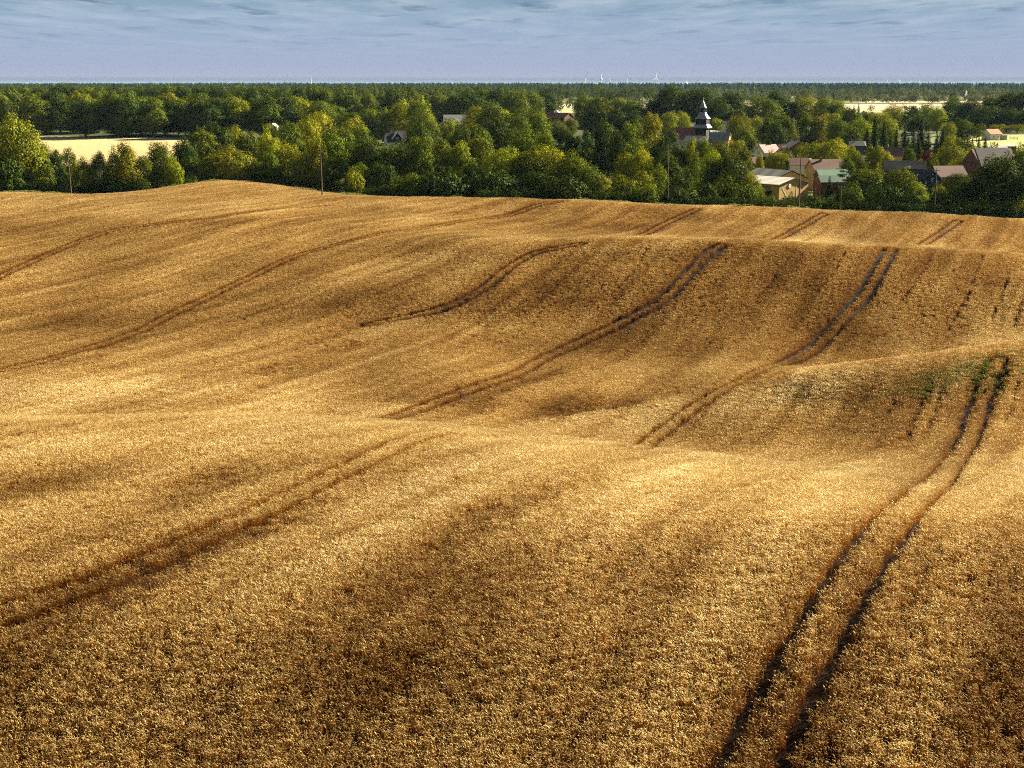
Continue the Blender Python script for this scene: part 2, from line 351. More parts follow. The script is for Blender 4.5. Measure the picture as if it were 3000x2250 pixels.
def clump(rng, R, nst, wide, h0=0.82, ear=.115):
    """one tuft of stalks with nodding ears; returns verts, quads, part value"""
    V = []; F = []; P = []
    def strip(pts, ws, side, pv):
        b = len(V)
        for (p, wd, q) in zip(pts, ws, pv):
            V.append(p - side * wd / 2); V.append(p + side * wd / 2); P.extend([q, q])
        for i in range(len(pts) - 1): F.append((b + 2*i, b + 2*i + 1, b + 2*i + 3, b + 2*i + 2))
    for _ in range(nst):
        r = R * math.sqrt(rng.rand()); a = rng.rand() * 6.283; x, y = r * math.cos(a), r * math.sin(a)
        h = h0 * (0.86 + 0.18 * rng.rand()); da = rng.rand() * 6.283 if rng.rand() < .55 else rng.normal(0.4, .7)
        d = np.array([math.cos(da), math.sin(da), 0]); lean = 0.03 + .09 * rng.rand()
        s = np.array([-d[1], d[0], 0]); base = np.array([x, y, 0.]); up = np.array([0, 0, 1.])
        p1 = base + up * h * .5 + d * lean * .35; p2 = base + up * (h - .05) + d * lean
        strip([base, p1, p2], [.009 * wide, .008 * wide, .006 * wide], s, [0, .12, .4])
        # nodding ear: a three-sided spindle along an arc
        tilt = rng.uniform(.15, .7); droop = rng.uniform(1.1, 2.2); L = ear * rng.uniform(.85, 1.2); pts = [p2]; ang = tilt
        for k in range(4):
            pts.append(pts[-1] + (up * math.cos(ang) + d * math.sin(ang)) * L / 4); ang += droop / 4
        ws = np.array([.35, .95, 1.0, .8, .12]) * .0125 * wide; b = len(V)
        for k, p in enumerate(pts):
            for e in range(3):
                t = e * 2.094 + .5; V.append(p + (s * math.cos(t) + (up * .6 + d * .6) * math.sin(t)) * ws[k]); P.append(.62 + .38 * k / 4)
        for k in range(4):
            for e in range(3): F.append((b + 3*k + e, b + 3*k + (e+1) % 3, b + 3*k + 3 + (e+1) % 3, b + 3*k + 3 + e))
        # awns fanned beyond the ear, flag leaf
        if rng.rand() < .7:
            e0 = pts[3]; dr = (pts[4] - pts[2]); dr = dr / (np.linalg.norm(dr) + 1e-9)
            strip([e0, e0 + dr * .07], [.014 * wide, .004 * wide], s, [.95, 1.0])
        if rng.rand() < .5: continue
        la = rng.rand() * 6.283; ld = np.array([math.cos(la), math.sin(la), 0]); lz = h * rng.uniform(.45, .78); lb = base + up * lz + d * lean * .5
        strip([lb, lb + ld * .07 + up * .07, lb + ld * .17 + up * .01], [.010 * wide, .016 * wide, .004 * wide], np.array([-ld[1], ld[0], 0]), [.2, .42, .5])
    return np.array(V), np.array(F), np.array(P)

def instancer(name, points, scales, rots, sel, clumps, mats, ripe_shade=None):
    """one mesh holding the tuft shapes and the places they grow; geometry nodes put them there"""
    V = []; F = []; P = []; G = []; n = 0
    for k, (v, f, p) in enumerate(clumps):
        V.append(v); F.append(f + n); P.append(p); G.append(np.full(len(v), k + 1)); n += len(v)
    V.append(points); P.append(np.zeros(len(points))); G.append(np.zeros(len(points)))
    V = np.concatenate(V); F = np.concatenate(F)
    o = new_mesh(name, V, F, mats); me = o.data
    def attr(nm, typ, key, arr):
        a = me.attributes.new(nm, typ, 'POINT'); a.data.foreach_set(key, np.ascontiguousarray(arr).ravel())
    attr('part', 'FLOAT', 'value', np.concatenate(P).astype(np.float32))
    attr('grp', 'INT', 'value', np.concatenate(G).astype(np.int32))
    z3 = np.zeros((n, 3), np.float32)
    attr('isc', 'FLOAT_VECTOR', 'vector', np.concatenate([z3, scales]).astype(np.float32))
    attr('irt', 'FLOAT_VECTOR', 'vector', np.concatenate([z3, rots]).astype(np.float32))
    attr('isel', 'INT', 'value', np.concatenate([np.zeros(n), sel]).astype(np.int32))
    if ripe_shade is not None: attr('ripe_shade', 'FLOAT', 'value', np.concatenate([np.full(n, .5), ripe_shade]).astype(np.float32))
    ng = bpy.data.node_groups.new(name + '_growth', 'GeometryNodeTree')
    ng.interface.new_socket('Geometry', in_out='INPUT', socket_type='NodeSocketGeometry'); ng.interface.new_socket('Geometry', in_out='OUTPUT', socket_type='NodeSocketGeometry')
    N = ng.nodes.new; L = ng.links.new
    gi = N('NodeGroupInput'); go = N('NodeGroupOutput')
    def na(nm, dt): a = N('GeometryNodeInputNamedAttribute'); a.data_type = dt; a.inputs[0].default_value = nm; return a.outputs[0]
    cmp_ = N('FunctionNodeCompare'); cmp_.data_type = 'INT'; cmp_.operation = 'EQUAL'; L(na('grp', 'INT'), cmp_.inputs['A'] if cmp_.inputs['A'].type == 'INT' else [s for s in cmp_.inputs if s.name == 'A' and s.type == 'INT'][0])
    [s for s in cmp_.inputs if s.name == 'B' and s.type == 'INT'][0].default_value = 0
    sp = N('GeometryNodeSeparateGeometry'); sp.domain = 'POINT'; L(gi.outputs[0], sp.inputs[0]); L(cmp_.outputs[0], sp.inputs[1])
    si = N('GeometryNodeSplitToInstances'); si.domain = 'POINT'; L(sp.outputs[1], si.inputs[0]); L(na('grp', 'INT'), si.inputs['Group ID'])
    ip = N('GeometryNodeInstanceOnPoints'); L(sp.outputs[0], ip.inputs['Points']); L(si.outputs[0], ip.inputs['Instance'])
    ip.inputs['Pick Instance'].default_value = True; L(na('isel', 'INT'), ip.inputs['Instance Index'])
    er = N('FunctionNodeEulerToRotation'); L(na('irt', 'FLOAT_VECTOR'), er.inputs[0]); L(er.outputs[0], ip.inputs['Rotation'])
    L(na('isc', 'FLOAT_VECTOR'), ip.inputs['Scale']); L(ip.outputs[0], go.inputs[0])
    md = o.modifiers.new('growth', 'NODES'); md.node_group = ng
    return o

# thin crop, plus hollow shade and crest light painted as wheat tint: frame place, half width, half height, strength
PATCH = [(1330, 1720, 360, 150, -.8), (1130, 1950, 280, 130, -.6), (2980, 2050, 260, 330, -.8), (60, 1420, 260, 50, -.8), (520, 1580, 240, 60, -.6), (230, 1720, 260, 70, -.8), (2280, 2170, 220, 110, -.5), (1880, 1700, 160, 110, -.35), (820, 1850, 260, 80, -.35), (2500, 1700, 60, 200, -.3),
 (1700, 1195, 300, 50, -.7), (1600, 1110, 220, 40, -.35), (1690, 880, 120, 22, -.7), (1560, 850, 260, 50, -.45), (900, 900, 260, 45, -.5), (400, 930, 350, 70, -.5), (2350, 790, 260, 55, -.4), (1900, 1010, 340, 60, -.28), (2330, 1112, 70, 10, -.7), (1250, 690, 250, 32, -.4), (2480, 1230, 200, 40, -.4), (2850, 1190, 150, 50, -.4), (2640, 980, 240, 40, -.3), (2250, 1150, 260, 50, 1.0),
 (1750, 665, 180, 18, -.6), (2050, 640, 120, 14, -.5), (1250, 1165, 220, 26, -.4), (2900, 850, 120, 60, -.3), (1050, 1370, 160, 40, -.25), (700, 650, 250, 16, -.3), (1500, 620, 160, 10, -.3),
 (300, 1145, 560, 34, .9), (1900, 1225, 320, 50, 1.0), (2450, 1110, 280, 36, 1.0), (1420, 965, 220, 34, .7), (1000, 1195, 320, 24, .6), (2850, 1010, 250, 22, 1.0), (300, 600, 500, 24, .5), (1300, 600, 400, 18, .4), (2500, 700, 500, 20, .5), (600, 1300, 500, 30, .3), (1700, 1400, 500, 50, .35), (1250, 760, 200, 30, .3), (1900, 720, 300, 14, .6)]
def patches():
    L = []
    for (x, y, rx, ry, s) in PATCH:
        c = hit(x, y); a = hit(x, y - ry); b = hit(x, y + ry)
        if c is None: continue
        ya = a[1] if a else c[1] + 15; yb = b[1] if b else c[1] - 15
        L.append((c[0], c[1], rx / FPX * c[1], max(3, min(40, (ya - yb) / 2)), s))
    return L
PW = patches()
def grow_wheat():
    rng = np.random.RandomState(11)
    v1, v2, v3 = VN(21), VN(22), VN(23)
    ca, sa = math.cos(rad(25)), math.sin(rad(25))
    bands = [(34, 112, .27, .58, 0, 1.0), (112, 205, .34, .53, 8, .75), (205, 432, .43, .50, 16, .35)]
    PT = []; SC = []; RO = []; SE = []; RP = []; RC = {0: .25, 8: .30, 16: .36}
    for (y0, y1, sp, um, s0, tf) in bands:
        ys = np.arange(y0, y1, sp); 
        xs_max = um * y1; xs = np.arange(-xs_max, xs_max, sp); X, Y = np.meshgrid(xs, ys); X = X.ravel(); Y = Y.ravel()
        m = np.abs(X) < um * Y + 1; X = X[m]; Y = Y[m]
        X = X + rng.uniform(-.5, .5, len(X)) * sp; Y = Y + rng.uniform(-.5, .5, len(X)) * sp
        m = Y < edge_Y(X / Y); X = X[m]; Y = Y[m]; P = np.stack([X, Y], 1)
        keep = np.ones(len(X), bool); hs = np.ones(len(X))
        rad_c = sp * .50
        rut = np.zeros(len(X))
        for ti, t in enumerate(TW):
            d = path_dist(P, t); r = np.abs(d - 1.0); rut = np.maximum(rut, np.exp(-(r / .75) ** 2))
            keep &= r > ((.06 if ti == 1 else .14) + RC[s0] * .85 + (.14 if y0 > 200 else 0)) * (1 + .3 * (rng.rand(len(X)) - .5)); hs *= 1 - .10 * np.exp(-(r / .5) ** 2)
        for t, h in GW:
            d = path_dist(P, t); keep &= ~((d < h + rad_c * .7) & (rng.rand(len(X)) < .78))
        # drilled along the tracks: thin and short places drawn out that way
        a = X * ca - Y * sa; b = X * sa + Y * ca
        n1 = v1.fbm(a / 5.0, b / 16.0, 4); n2 = v2.fbm(a / 0.9, b / 7.0, 3); n3 = v3.fbm(X / 1.1, Y / 1.1, 3)
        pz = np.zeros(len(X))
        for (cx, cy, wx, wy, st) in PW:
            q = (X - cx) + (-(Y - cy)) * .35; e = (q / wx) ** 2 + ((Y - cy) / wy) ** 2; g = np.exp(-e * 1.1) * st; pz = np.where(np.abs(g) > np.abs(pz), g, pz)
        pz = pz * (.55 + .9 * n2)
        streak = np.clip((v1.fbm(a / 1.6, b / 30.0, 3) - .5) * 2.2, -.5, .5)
        ripe_shade = np.clip(.5 + .5 * pz + (n1 - .5) * .5 + streak * .36 - .22 * rut + (n3 - .5) * .2 - .10 * np.clip((66 - Y) / 20, 0, 1), 0, 1); hs *= 1 + .07 * streak  # hollow shade, crest light and foreground darkening painted over the crop variation
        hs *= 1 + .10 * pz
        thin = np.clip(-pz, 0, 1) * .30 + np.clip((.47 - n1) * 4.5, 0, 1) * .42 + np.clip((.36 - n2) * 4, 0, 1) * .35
        keep &= rng.rand(len(X)) > thin * tf
        hs *= 0.80 + .20 * n3 / .5 * .5 + .26 * (n1 - .1) + .10 * (n2 - .5)
        X, Y, hs, ripe_shade = X[keep], Y[keep], hs[keep], ripe_shade[keep]; RP.append(ripe_shade); Z = ground_z(X, Y) - .01
        PT.append(np.stack([X, Y, Z], 1)); s = rng.uniform(.9, 1.12, len(X))
        SC.append(np.stack([s, s, hs * rng.uniform(.93, 1.07, len(X))], 1))
        RO.append(np.stack([rng.normal(0, .07, len(X)), rng.normal(0, .05, len(X)), rng.normal(0, .9, len(X))], 1)); SE.append(rng.randint(0, 8, len(X)) + s0)
    PT, SC, RO, SE = map(np.concatenate, (PT, SC, RO, SE))
    cl = [clump(rng, .25, 19, 1.0) for _ in range(8)] + [clump(rng, .30, 18, 1.45) for _ in range(8)] + [clump(rng, .36, 19, 1.9) for _ in range(8)]
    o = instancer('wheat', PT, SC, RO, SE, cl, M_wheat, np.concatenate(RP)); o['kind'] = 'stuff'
    tag(o, 'ripened golden wheat standing on the rolling hills, wheel tracks pressed through it', 'wheat')
    print('wheat tufts', len(PT)); return o
grow_wheat()

# ------------------------------------------------------------------ green weeds on the crown of the right hill
def mk_weed():
    m = bpy.data.materials.new('weed_leaf'); m.use_nodes = True; w = NT(m.node_tree)
    at = w.n('ShaderNodeAttribute', attribute_name='part'); c = w.ramp(at.outputs['Fac'], [(0, (.04, .055, .01)), (1, (.115, .135, .024))])
    d = w.n('ShaderNodeBsdfDiffuse'); w.l(c, d.inputs[0]); t = w.n('ShaderNodeBsdfTranslucent'); w.l(c, t.inputs[0])
    a = w.n('ShaderNodeMixShader', i_0=0.35); w.l(d.outputs[0], a.inputs[1]); w.l(t.outputs[0], a.inputs[2]); o = w.n('ShaderNodeOutputMaterial'); w.l(a.outputs[0], o.inputs[0]); return m
def weeds():
    rng = np.random.RandomState(6); P = []
    spots = [(2560, 1160, .8, 16), (2600, 1145, 1, 26), (2650, 1140, 1.3, 50), (2700, 1125, 1.7, 190), (2740, 1110, 1.8, 240), (2780, 1095, 1.9, 260), (2820, 1084, 1.9, 240), (2860, 1074, 1.6, 170), (2895, 1068, 1.3, 70), (2875, 1045, .6, 50), (2952, 1030, .7, 50), (2935, 1100, .9, 26), (2925, 1130, .8, 20), (2990, 1080, 1.0, 30), (2840, 1155, .8, 20), (2712, 1150, .6, 40), (3020, 1100, 1.2, 30)]
    for (x, y, r, n) in spots:
        n = int(n * .8)
        h = hit(x, y)
        if h is None: continue
        q = rng.normal(0, 1, (n, 2)) * r * [1.0, 1.2]; P.append(q + np.array(h))
    P = np.concatenate(P); n = len(P); Z = ground_z(P[:, 0], P[:, 1]); cl = []
    for k in range(4):
        m = 60; c = rng.rand(m); Q = np.stack([rng.normal(0, .13, m), rng.normal(0, .13, m), .25 + .75 * c], 1); N = unit(rng.normal(0, 1, (m, 3)) + [0, 0, .6])
        v, f, t = leaves(rng, Q, N, .13, c); cl.append((v, f, t))
    k_ = rng.rand(n) < .5; P, Z = P[k_], Z[k_]; n = len(P); s = rng.uniform(.7, 1.1, n); S = np.stack([s, s, s * .84], 1); R = np.stack([np.zeros(n), np.zeros(n), rng.rand(n) * 6.28], 1)
    o = instancer('green_weeds', np.stack([P[:, 0], P[:, 1], Z], 1), S, R, rng.randint(0, 4, n), cl, mk_weed()); o['kind'] = 'stuff'
    tag(o, 'green weeds growing through the thin wheat on the crest of the right hill', 'weeds')
# ------------------------------------------------------------------ trees
def mk_leaf(name, trans=0.25):
    m = bpy.data.materials.new(name); m.use_nodes = True; w = NT(m.node_tree)
    oi = w.n('ShaderNodeObjectInfo'); g = w.n('ShaderNodeNewGeometry'); at = w.n('ShaderNodeAttribute', attribute_name='tone')
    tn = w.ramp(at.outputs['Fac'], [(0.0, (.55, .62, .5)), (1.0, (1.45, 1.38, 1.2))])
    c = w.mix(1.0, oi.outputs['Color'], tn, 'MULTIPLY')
    d = w.n('ShaderNodeBsdfDiffuse'); w.l(c, d.inputs[0])
    t = w.n('ShaderNodeBsdfTranslucent'); w.l(w.mix(1.0, c, (1.5, 1.35, .45), 'MULTIPLY'), t.inputs[0])
    gl = w.n('ShaderNodeBsdfGlossy', i_Roughness=0.5); gl.inputs[0].default_value = (.5, .55, .4, 1)
    a = w.n('ShaderNodeMixShader', i_0=trans); w.l(d.outputs[0], a.inputs[1]); w.l(t.outputs[0], a.inputs[2])
    b = w.n('ShaderNodeMixShader', i_0=0.012); w.l(a.outputs[0], b.inputs[1]); w.l(gl.outputs[0], b.inputs[2])
    o = w.n('ShaderNodeOutputMaterial'); w.l(b.outputs[0], o.inputs[0]); return m
M_leaf = mk_leaf('foliage', .14); M_needle = mk_leaf('needles', .15)
M_bark = mat_simple('bark', (.09, .065, .045), .9, .4, 4.0, .5); M_birchbark = mat_simple('birch_bark', (.45, .42, .36), .8, .5, 6.0, .3)

def unit(v): return v / (np.linalg.norm(v, axis=-1, keepdims=True) + 1e-9)
def leaves(rng, P, N, size, tones, stretch=1.0):
    """small quads at P, facing roughly N"""
    n = len(P); N = unit(unit(N) + rng.normal(0, .30, (n, 3))); a = unit(np.cross(N, rng.normal(0, 1, (n, 3)))); b = np.cross(N, a)
    s = (size * rng.uniform(.55, 1.3, n))[:, None]
    V = np.stack([P - a*s*.5, P + b*s*.36*stretch, P + a*s*.5, P - b*s*.36*stretch], 1).reshape(-1, 3)
    return V, np.arange(4 * n).reshape(n, 4), np.repeat(tones, 4)
def tubes(paths, sides=6):
    """tapered limbs: each path a list of (point, radius)"""
    V = []; F = []
    for path in paths:
        b = len(V)
        for i, (p, r) in enumerate(path):
            d = np.array(path[min(i+1, len(path)-1)][0]) - np.array(path[max(i-1, 0)][0]); d = d / (np.linalg.norm(d) + 1e-9)
            u = np.cross(d, [1, 0, 0.01]); u = u / (np.linalg.norm(u) + 1e-9); v = np.cross(d, u)
            for k in range(sides): t = 6.2832 * k / sides; V.append(np.array(p) + (u * math.cos(t) + v * math.sin(t)) * r)
        for i in range(len(path) - 1):
            for k in range(sides): F.append((b + i*sides + k, b + i*sides + (k+1) % sides, b + (i+1)*sides + (k+1) % sides, b + (i+1)*sides + k))
    return np.array(V), np.array(F)
weeds()
def margin():
    rng = np.random.RandomState(16); n = 9000; u = rng.uniform(-.42, .42, n); Y = edge_Y(u) + rng.gamma(1.3, 1.6, n) - .8; X = u * Y
    k = VN(41).fbm(X / 7, Y / 7, 3) > .40; X, Y = X[k], Y[k]; n = len(X); cl = []
    for _ in range(4):
        m = 46; c = rng.rand(m); Q = np.stack([rng.normal(0, .22, m), rng.normal(0, .22, m), c], 1); N = unit(rng.normal(0, 1, (m, 3)))
        v, f, t = leaves(rng, Q, N, .20, c); cl.append((v, f, t))
    h = .45 + 1.1 * VN(42).fbm(X / 5, Y / 5, 3) ** 1.5 * rng.uniform(.6, 1.3, n); S = np.stack([h ** .5, h ** .5, h], 1); R = np.stack([0 * h, 0 * h, rng.rand(n) * 6.28], 1)
    m_ = mk_weed(); m_.name = 'rough_grass'; cr = [x for x in m_.node_tree.nodes if x.type == 'VALTORGB'][0].color_ramp; cr.elements[0].color = (.05, .06, .012, 1); cr.elements[1].color = (.22, .20, .06, 1)
    o = instancer('margin_grass', np.stack([X, Y, ground_z(X, Y)], 1), S, R, rng.randint(0, 4, n), cl, m_); o['kind'] = 'stuff'
    tag(o, 'rough grass and weeds along the ragged far margin of the wheat', 'grass')
margin()
def crown_broad(rng, H, W, nb, per, size, kind):
    """boughs of leaves round the crown volume; returns leaf arrays and bough centres"""
    B = []; R = []
    lo = {'round': .03, 'tall': .03, 'birch': .05, 'bush': .0, 'poplar': .03, 'orchard': .2}[kind]
    cz = H * (lo + (1 - lo) * .5); hz = H * (1 - lo) * .5
    tries = 0
    while len(B) < nb and tries < 4000:
        tries += 1
        p = unit(rng.normal(0, 1, 3)); q = rng.uniform(.35, .86) ** .6
        zz = p[2]
        wf = {'round': 1 - .12 * max(zz, 0), 'tall': 1 - .30 * max(zz, 0), 'birch': 1 - .45 * max(zz, -.2), 'bush': 1.0, 'poplar': 1 - .3 * abs(zz), 'orchard': 1.0}[kind]
        c = np.array([p[0] * W * .5 * q * wf, p[1] * W * .5 * q * wf, cz + p[2] * hz * q])
        r = W * rng.uniform(.09, .22) * (1 if kind != 'poplar' else 1.5)
        if all(np.linalg.norm(c - b) > (r + rr) * .48 for b, rr in zip(B, R)): B.append(c); R.append(r)
    V = []; F = []; T = []; n = 0
    for c, r in zip(B, R):
        k = int(per * (r / (W * .16)) ** 2)
        d = unit(rng.normal(0, 1, (k, 3))); rr = r * (0.62 + .45 * rng.rand(k) ** .7) * (1 + .25 * np.sin(d[:, 0] * 5 + d[:, 2] * 6 + c[0]))
        sq = np.array([1, 1, .78 if kind != 'birch' else 1.35]); P = c + d * rr[:, None] * sq
        if kind == 'birch': P[:, 2] -= rng.rand(k) ** 2 * r * .9
        P[:, 2] = np.maximum(P[:, 2], .1)
        tone = np.clip(rng.normal(.5, .2) + rng.normal(0, .16, k), 0, 1)
        out = unit((P - np.array([0, 0, cz])) / np.array([W * .5, W * .5, hz])); v, f, t = leaves(rng, P, d * .75 + out * .6 + np.array([0, 0, .12]), size, tone, 1.0 if kind != 'birch' else 1.2)
        V.append(v); F.append(f + n); T.append(t); n += len(v)
    return np.concatenate(V), np.concatenate(F), np.concatenate(T), B, R
def crown_spruce(rng, H, W, size):
    V = []; F = []; T = []; n = 0; z = H * .06
    while z < H * .985:
        rz = W * .5 * (1 - z / H) ** .82 * rng.uniform(.85, 1.12) + .12; nbr = max(4, int(rz * 5.2))
        for k in range(nbr):
            a = 6.283 * (k + rng.rand() * .8) / nbr; L = rz * rng.uniform(.72, 1.1); m = max(5, int(L * 17))
            t = rng.rand(m) ** .8; dx = np.array([math.cos(a), math.sin(a), 0]); sx = np.array([-dx[1], dx[0], 0])
            P = dx * (t * L)[:, None] + sx * (rng.normal(0, .16, m) * (1 + L * .25) * (1.15 - t))[:, None]
            P[:, 2] = z - (t ** 1.4) * L * .30 + t ** 4 * L * .1 + rng.normal(0, .07, m)
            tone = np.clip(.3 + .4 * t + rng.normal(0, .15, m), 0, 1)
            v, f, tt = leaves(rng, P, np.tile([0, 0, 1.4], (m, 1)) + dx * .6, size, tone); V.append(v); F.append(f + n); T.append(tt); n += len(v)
        z += max(.32, H * .026) * rng.uniform(.8, 1.2)
    return np.concatenate(V), np.concatenate(F), np.concatenate(T)
def crown_pine(rng, H, W, size):
    V = []; F = []; T = []; n = 0; B = []
    for k in range(16):
        z = H * rng.uniform(.42, .96); a = rng.rand() * 6.283; q = W * .42 * math.sqrt(max(0, 1 - ((z / H - .66) / .36) ** 2)) * rng.uniform(.4, 1)
        c = np.array([math.cos(a) * q, math.sin(a) * q, z]); B.append(c); m = 150; d = unit(rng.normal(0, 1, (m, 3)))
        P = c + d * np.array([1.5, 1.5, .55]) * W * .12 * rng.uniform(.6, 1.05, (m, 1)); tone = np.clip(rng.normal(.45, .2, m), 0, 1)
        v, f, t = leaves(rng, P, d + [0, 0, .8], size, tone); V.append(v); F.append(f + n); T.append(t); n += len(v)
    return np.concatenate(V), np.concatenate(F), np.concatenate(T), B
def crown_mesh(name, V, F, T, mat):
    me = new_mesh(name, V, F, mat, link=False)
    a = me.attributes.new('tone', 'FLOAT', 'POINT'); a.data.foreach_set('value', T.astype(np.float32)); return me
PROTO = {}   # kind -> list of (crown mesh, trunk mesh, H, W)
def make_protos():
    rng = np.random.RandomState(4)
    def trunk_for(H, W, B, R, r0, mat, top=.72):
        lean = rng.normal(0, .02, 2) * H
        stem = [(np.array([lean[0] * t * t, lean[1] * t * t, t * H * top - .8 * (t == 0)]), r0 * (1 - .78 * t) * (1.35 if t == 0 else 1)) for t in np.linspace(0, 1, 7)]
        P = [stem]
        for c in (B[:: max(1, len(B) // 12)] if len(B) else []):
            t = np.clip(c[2] / (H * top) * .62, .14, .92); s = np.array([lean[0]*t*t, lean[1]*t*t, t * H * top]); mid = (s + c) / 2 + np.array([0, 0, -.05 * H])
            P.append([(s, r0 * .42 * (1 - t * .5)), (mid, r0 * .24), (c, r0 * .07)])
        v, f = tubes(P); return new_mesh('trunk', v, f, mat, link=False)
    specs = [('round', 18, 17, 66, 300, .55, 5, .42), ('tall', 21, 13, 60, 270, .50, 4, .38), ('birch', 17, 9, 44, 240, .42, 3, .22), ('poplar', 16, 6, 30, 200, .42, 2, .22),
             ('orchard', 6, 6.5, 20, 130, .36, 2, .16), ('bush', 4.5, 7.5, 36, 200, .34, 3, .10)]
    for kind, H, W, nb, per, size, cnt, r0 in specs:
        L = []
        for k in range(cnt):
            V, F, T, B, R = crown_broad(rng, H, W, nb, per, size, kind)
            L.append((crown_mesh('crown', V, F, T, M_leaf), trunk_for(H, W, B, R, r0, M_birchbark if kind == 'birch' else M_bark, .3 if kind == 'bush' else .72), H, W))
        PROTO[kind] = L
    L = []
    for k in range(3):
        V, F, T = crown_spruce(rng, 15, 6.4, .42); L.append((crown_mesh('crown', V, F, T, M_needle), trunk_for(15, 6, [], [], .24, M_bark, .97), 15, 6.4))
    PROTO['spruce'] = L
    L = []
    for k in range(2):
        V, F, T, B = crown_pine(rng, 17, 8, .4); L.append((crown_mesh('crown', V, F, T, M_needle), trunk_for(17, 8, B, [], .25, M_bark, .9), 17, 8))
    PROTO['pine'] = L
make_protos()
KINDNAME = {'round': ('broadleaf_tree', 'tree'), 'tall': ('tall_tree', 'tree'), 'birch': ('birch_tree', 'tree'), 'poplar': ('slender_tree', 'tree'), 'orchard': ('garden_tree', 'tree'),
            'bush': ('bush', 'bush'), 'spruce': ('spruce_tree', 'tree'), 'pine': ('pine_tree', 'tree')}
TREES = []
trng = random.Random(8)
TONES = {'dark': (.034, .054, .003), 'mid': (.082, .108, .004), 'light': (.19, .215, .006), 'gold': (.165, .172, .010), 'blue': (.030, .056, .016), 'purple': (.060, .012, .015), 'grey': (.10, .125, .040)}
def plant(kind, X, Y, H, W, tone, row, x_px):
    pick = trng.choice(PROTO[kind]); cm, tm, h0, w0 = pick
    nm, cat = KINDNAME[kind]
    z = gz(X, Y)
    o = bpy.data.objects.new(nm, None); COL.objects.link(o); o.empty_display_size = 1
    o.location = (X, Y, z - .1); o.rotation_euler = (0, 0, trng.uniform(0, 6.28)); o.scale = (W / w0, W / w0, H / h0)
    c = bpy.data.objects.new('crown', cm); COL.objects.link(c); c.parent = o
    t = bpy.data.objects.new('trunk', tm); COL.objects.link(t); t.parent = o
    b = TONES[tone]; j = trng.uniform(.82, 1.18); c.color = (b[0] * j * trng.uniform(.9, 1.15), b[1] * j, b[2] * j * trng.uniform(.8, 1.2), 1)
    o['category'] = cat; TREES.append((o, kind, tone, row, x_px, Y, H)); return o
def tree_px(x, top, w, Y, kind='round', tone='mid', row='front'):
    """a tree whose crown shows w wide with its top at this row, standing at distance Y"""
    X = XY(x, Y, top + 40); z = gz(X, Y); H = zrow(top, Y) - z
    if H < 1.2: return None
    W = w / FPX * math.hypot(X, Y) * 1.04
    return plant(kind, X, Y, H, W, tone, row, x)
# (x, top, width, distance, kind, tone)
ROWS = {}
ROWS['along the far edge of the wheat, left of the tall middle pole'] = [
 (46, 341, 150, 402, 'round', 'gold'), (12, 466, 90, 392, 'bush', 'dark'), (118, 446, 76, 400, 'tall', 'mid'), (165, 432, 56, 404, 'tall', 'dark'), (203, 426, 56, 410, 'tall', 'mid'), (243, 455, 60, 400, 'birch', 'light'),
 (288, 437, 62, 402, 'tall', 'mid'), (335, 424, 50, 412, 'birch', 'light'), (366, 410, 86, 404, 'birch', 'gold'), (422, 450, 60, 406, 'tall', 'mid'), (470, 414, 78, 412, 'round', 'mid'), (506, 468, 62, 408, 'bush', 'light'),
 (560, 452, 84, 430, 'tall', 'dark'), (612, 450, 66, 428, 'tall', 'light'), (674, 430, 124, 430, 'round', 'gold'), (745, 460, 70, 434, 'tall', 'dark'), (842, 417, 104, 434, 'round', 'light'), (790, 440, 60, 428, 'tall', 'mid'), (893, 440, 70, 430, 'tall', 'light'),
 (930, 398, 62, 426, 'birch', 'gold')]
ROWS['along the far edge of the wheat, between the tall middle pole and the barn'] = [
 (966, 382, 112, 432, 'tall', 'mid'), (1052, 470, 70, 415, 'tall', 'mid'), (1036, 498, 56, 404, 'bush', 'light'), (1075, 402, 112, 430, 'round', 'dark'), (1140, 420, 96, 428, 'round', 'mid'), (1120, 480, 90, 412, 'bush', 'dark'),
 (1178, 418, 84, 436, 'round', 'dark'), (1232, 396, 92, 430, 'round', 'mid'), (1290, 500, 160, 392, 'bush', 'dark'), (1212, 512, 120, 394, 'bush', 'mid'), (1292, 395, 98, 440, 'tall', 'mid'), (1345, 402, 84, 436, 'tall', 'light'), (1402, 394, 90, 442, 'round', 'mid'),
 (1385, 470, 80, 404, 'tall', 'dark'), (1470, 431, 124, 412, 'round', 'light'), (1540, 438, 110, 410, 'round', 'mid'), (1612, 424, 130, 414, 'round', 'light'), (1668, 446, 110, 406, 'round', 'mid'), (1718, 486, 90, 402, 'round', 'mid'), (1440, 500, 150, 398, 'bush', 'dark'), (1560, 505, 160, 398, 'round', 'dark'), (1762, 505, 70, 402, 'tall', 'light'),
 (1655, 520, 150, 392, 'bush', 'dark'), (1826, 443, 66, 418, 'birch', 'light'), (1882, 434, 78, 420, 'round', 'light'), (1950, 436, 90, 420, 'tall', 'dark'), (1930, 478, 66, 408, 'birch', 'light'), (1830, 510, 90, 396, 'orchard', 'mid'), (1880, 492, 86, 404, 'tall', 'gold'),
 (1992, 505, 76, 402, 'orchard', 'dark'), (2026, 478, 66, 424, 'orchard', 'mid'), (2128, 452, 150, 414, 'round', 'dark'), (2070, 540, 70, 392, 'bush', 'dark'), (2150, 530, 150, 398, 'bush', 'mid'), (2200, 505, 70, 406, 'round', 'light'), (1985, 548, 110, 390, 'bush', 'dark'), (1900, 548, 110, 390, 'bush', 'mid')]
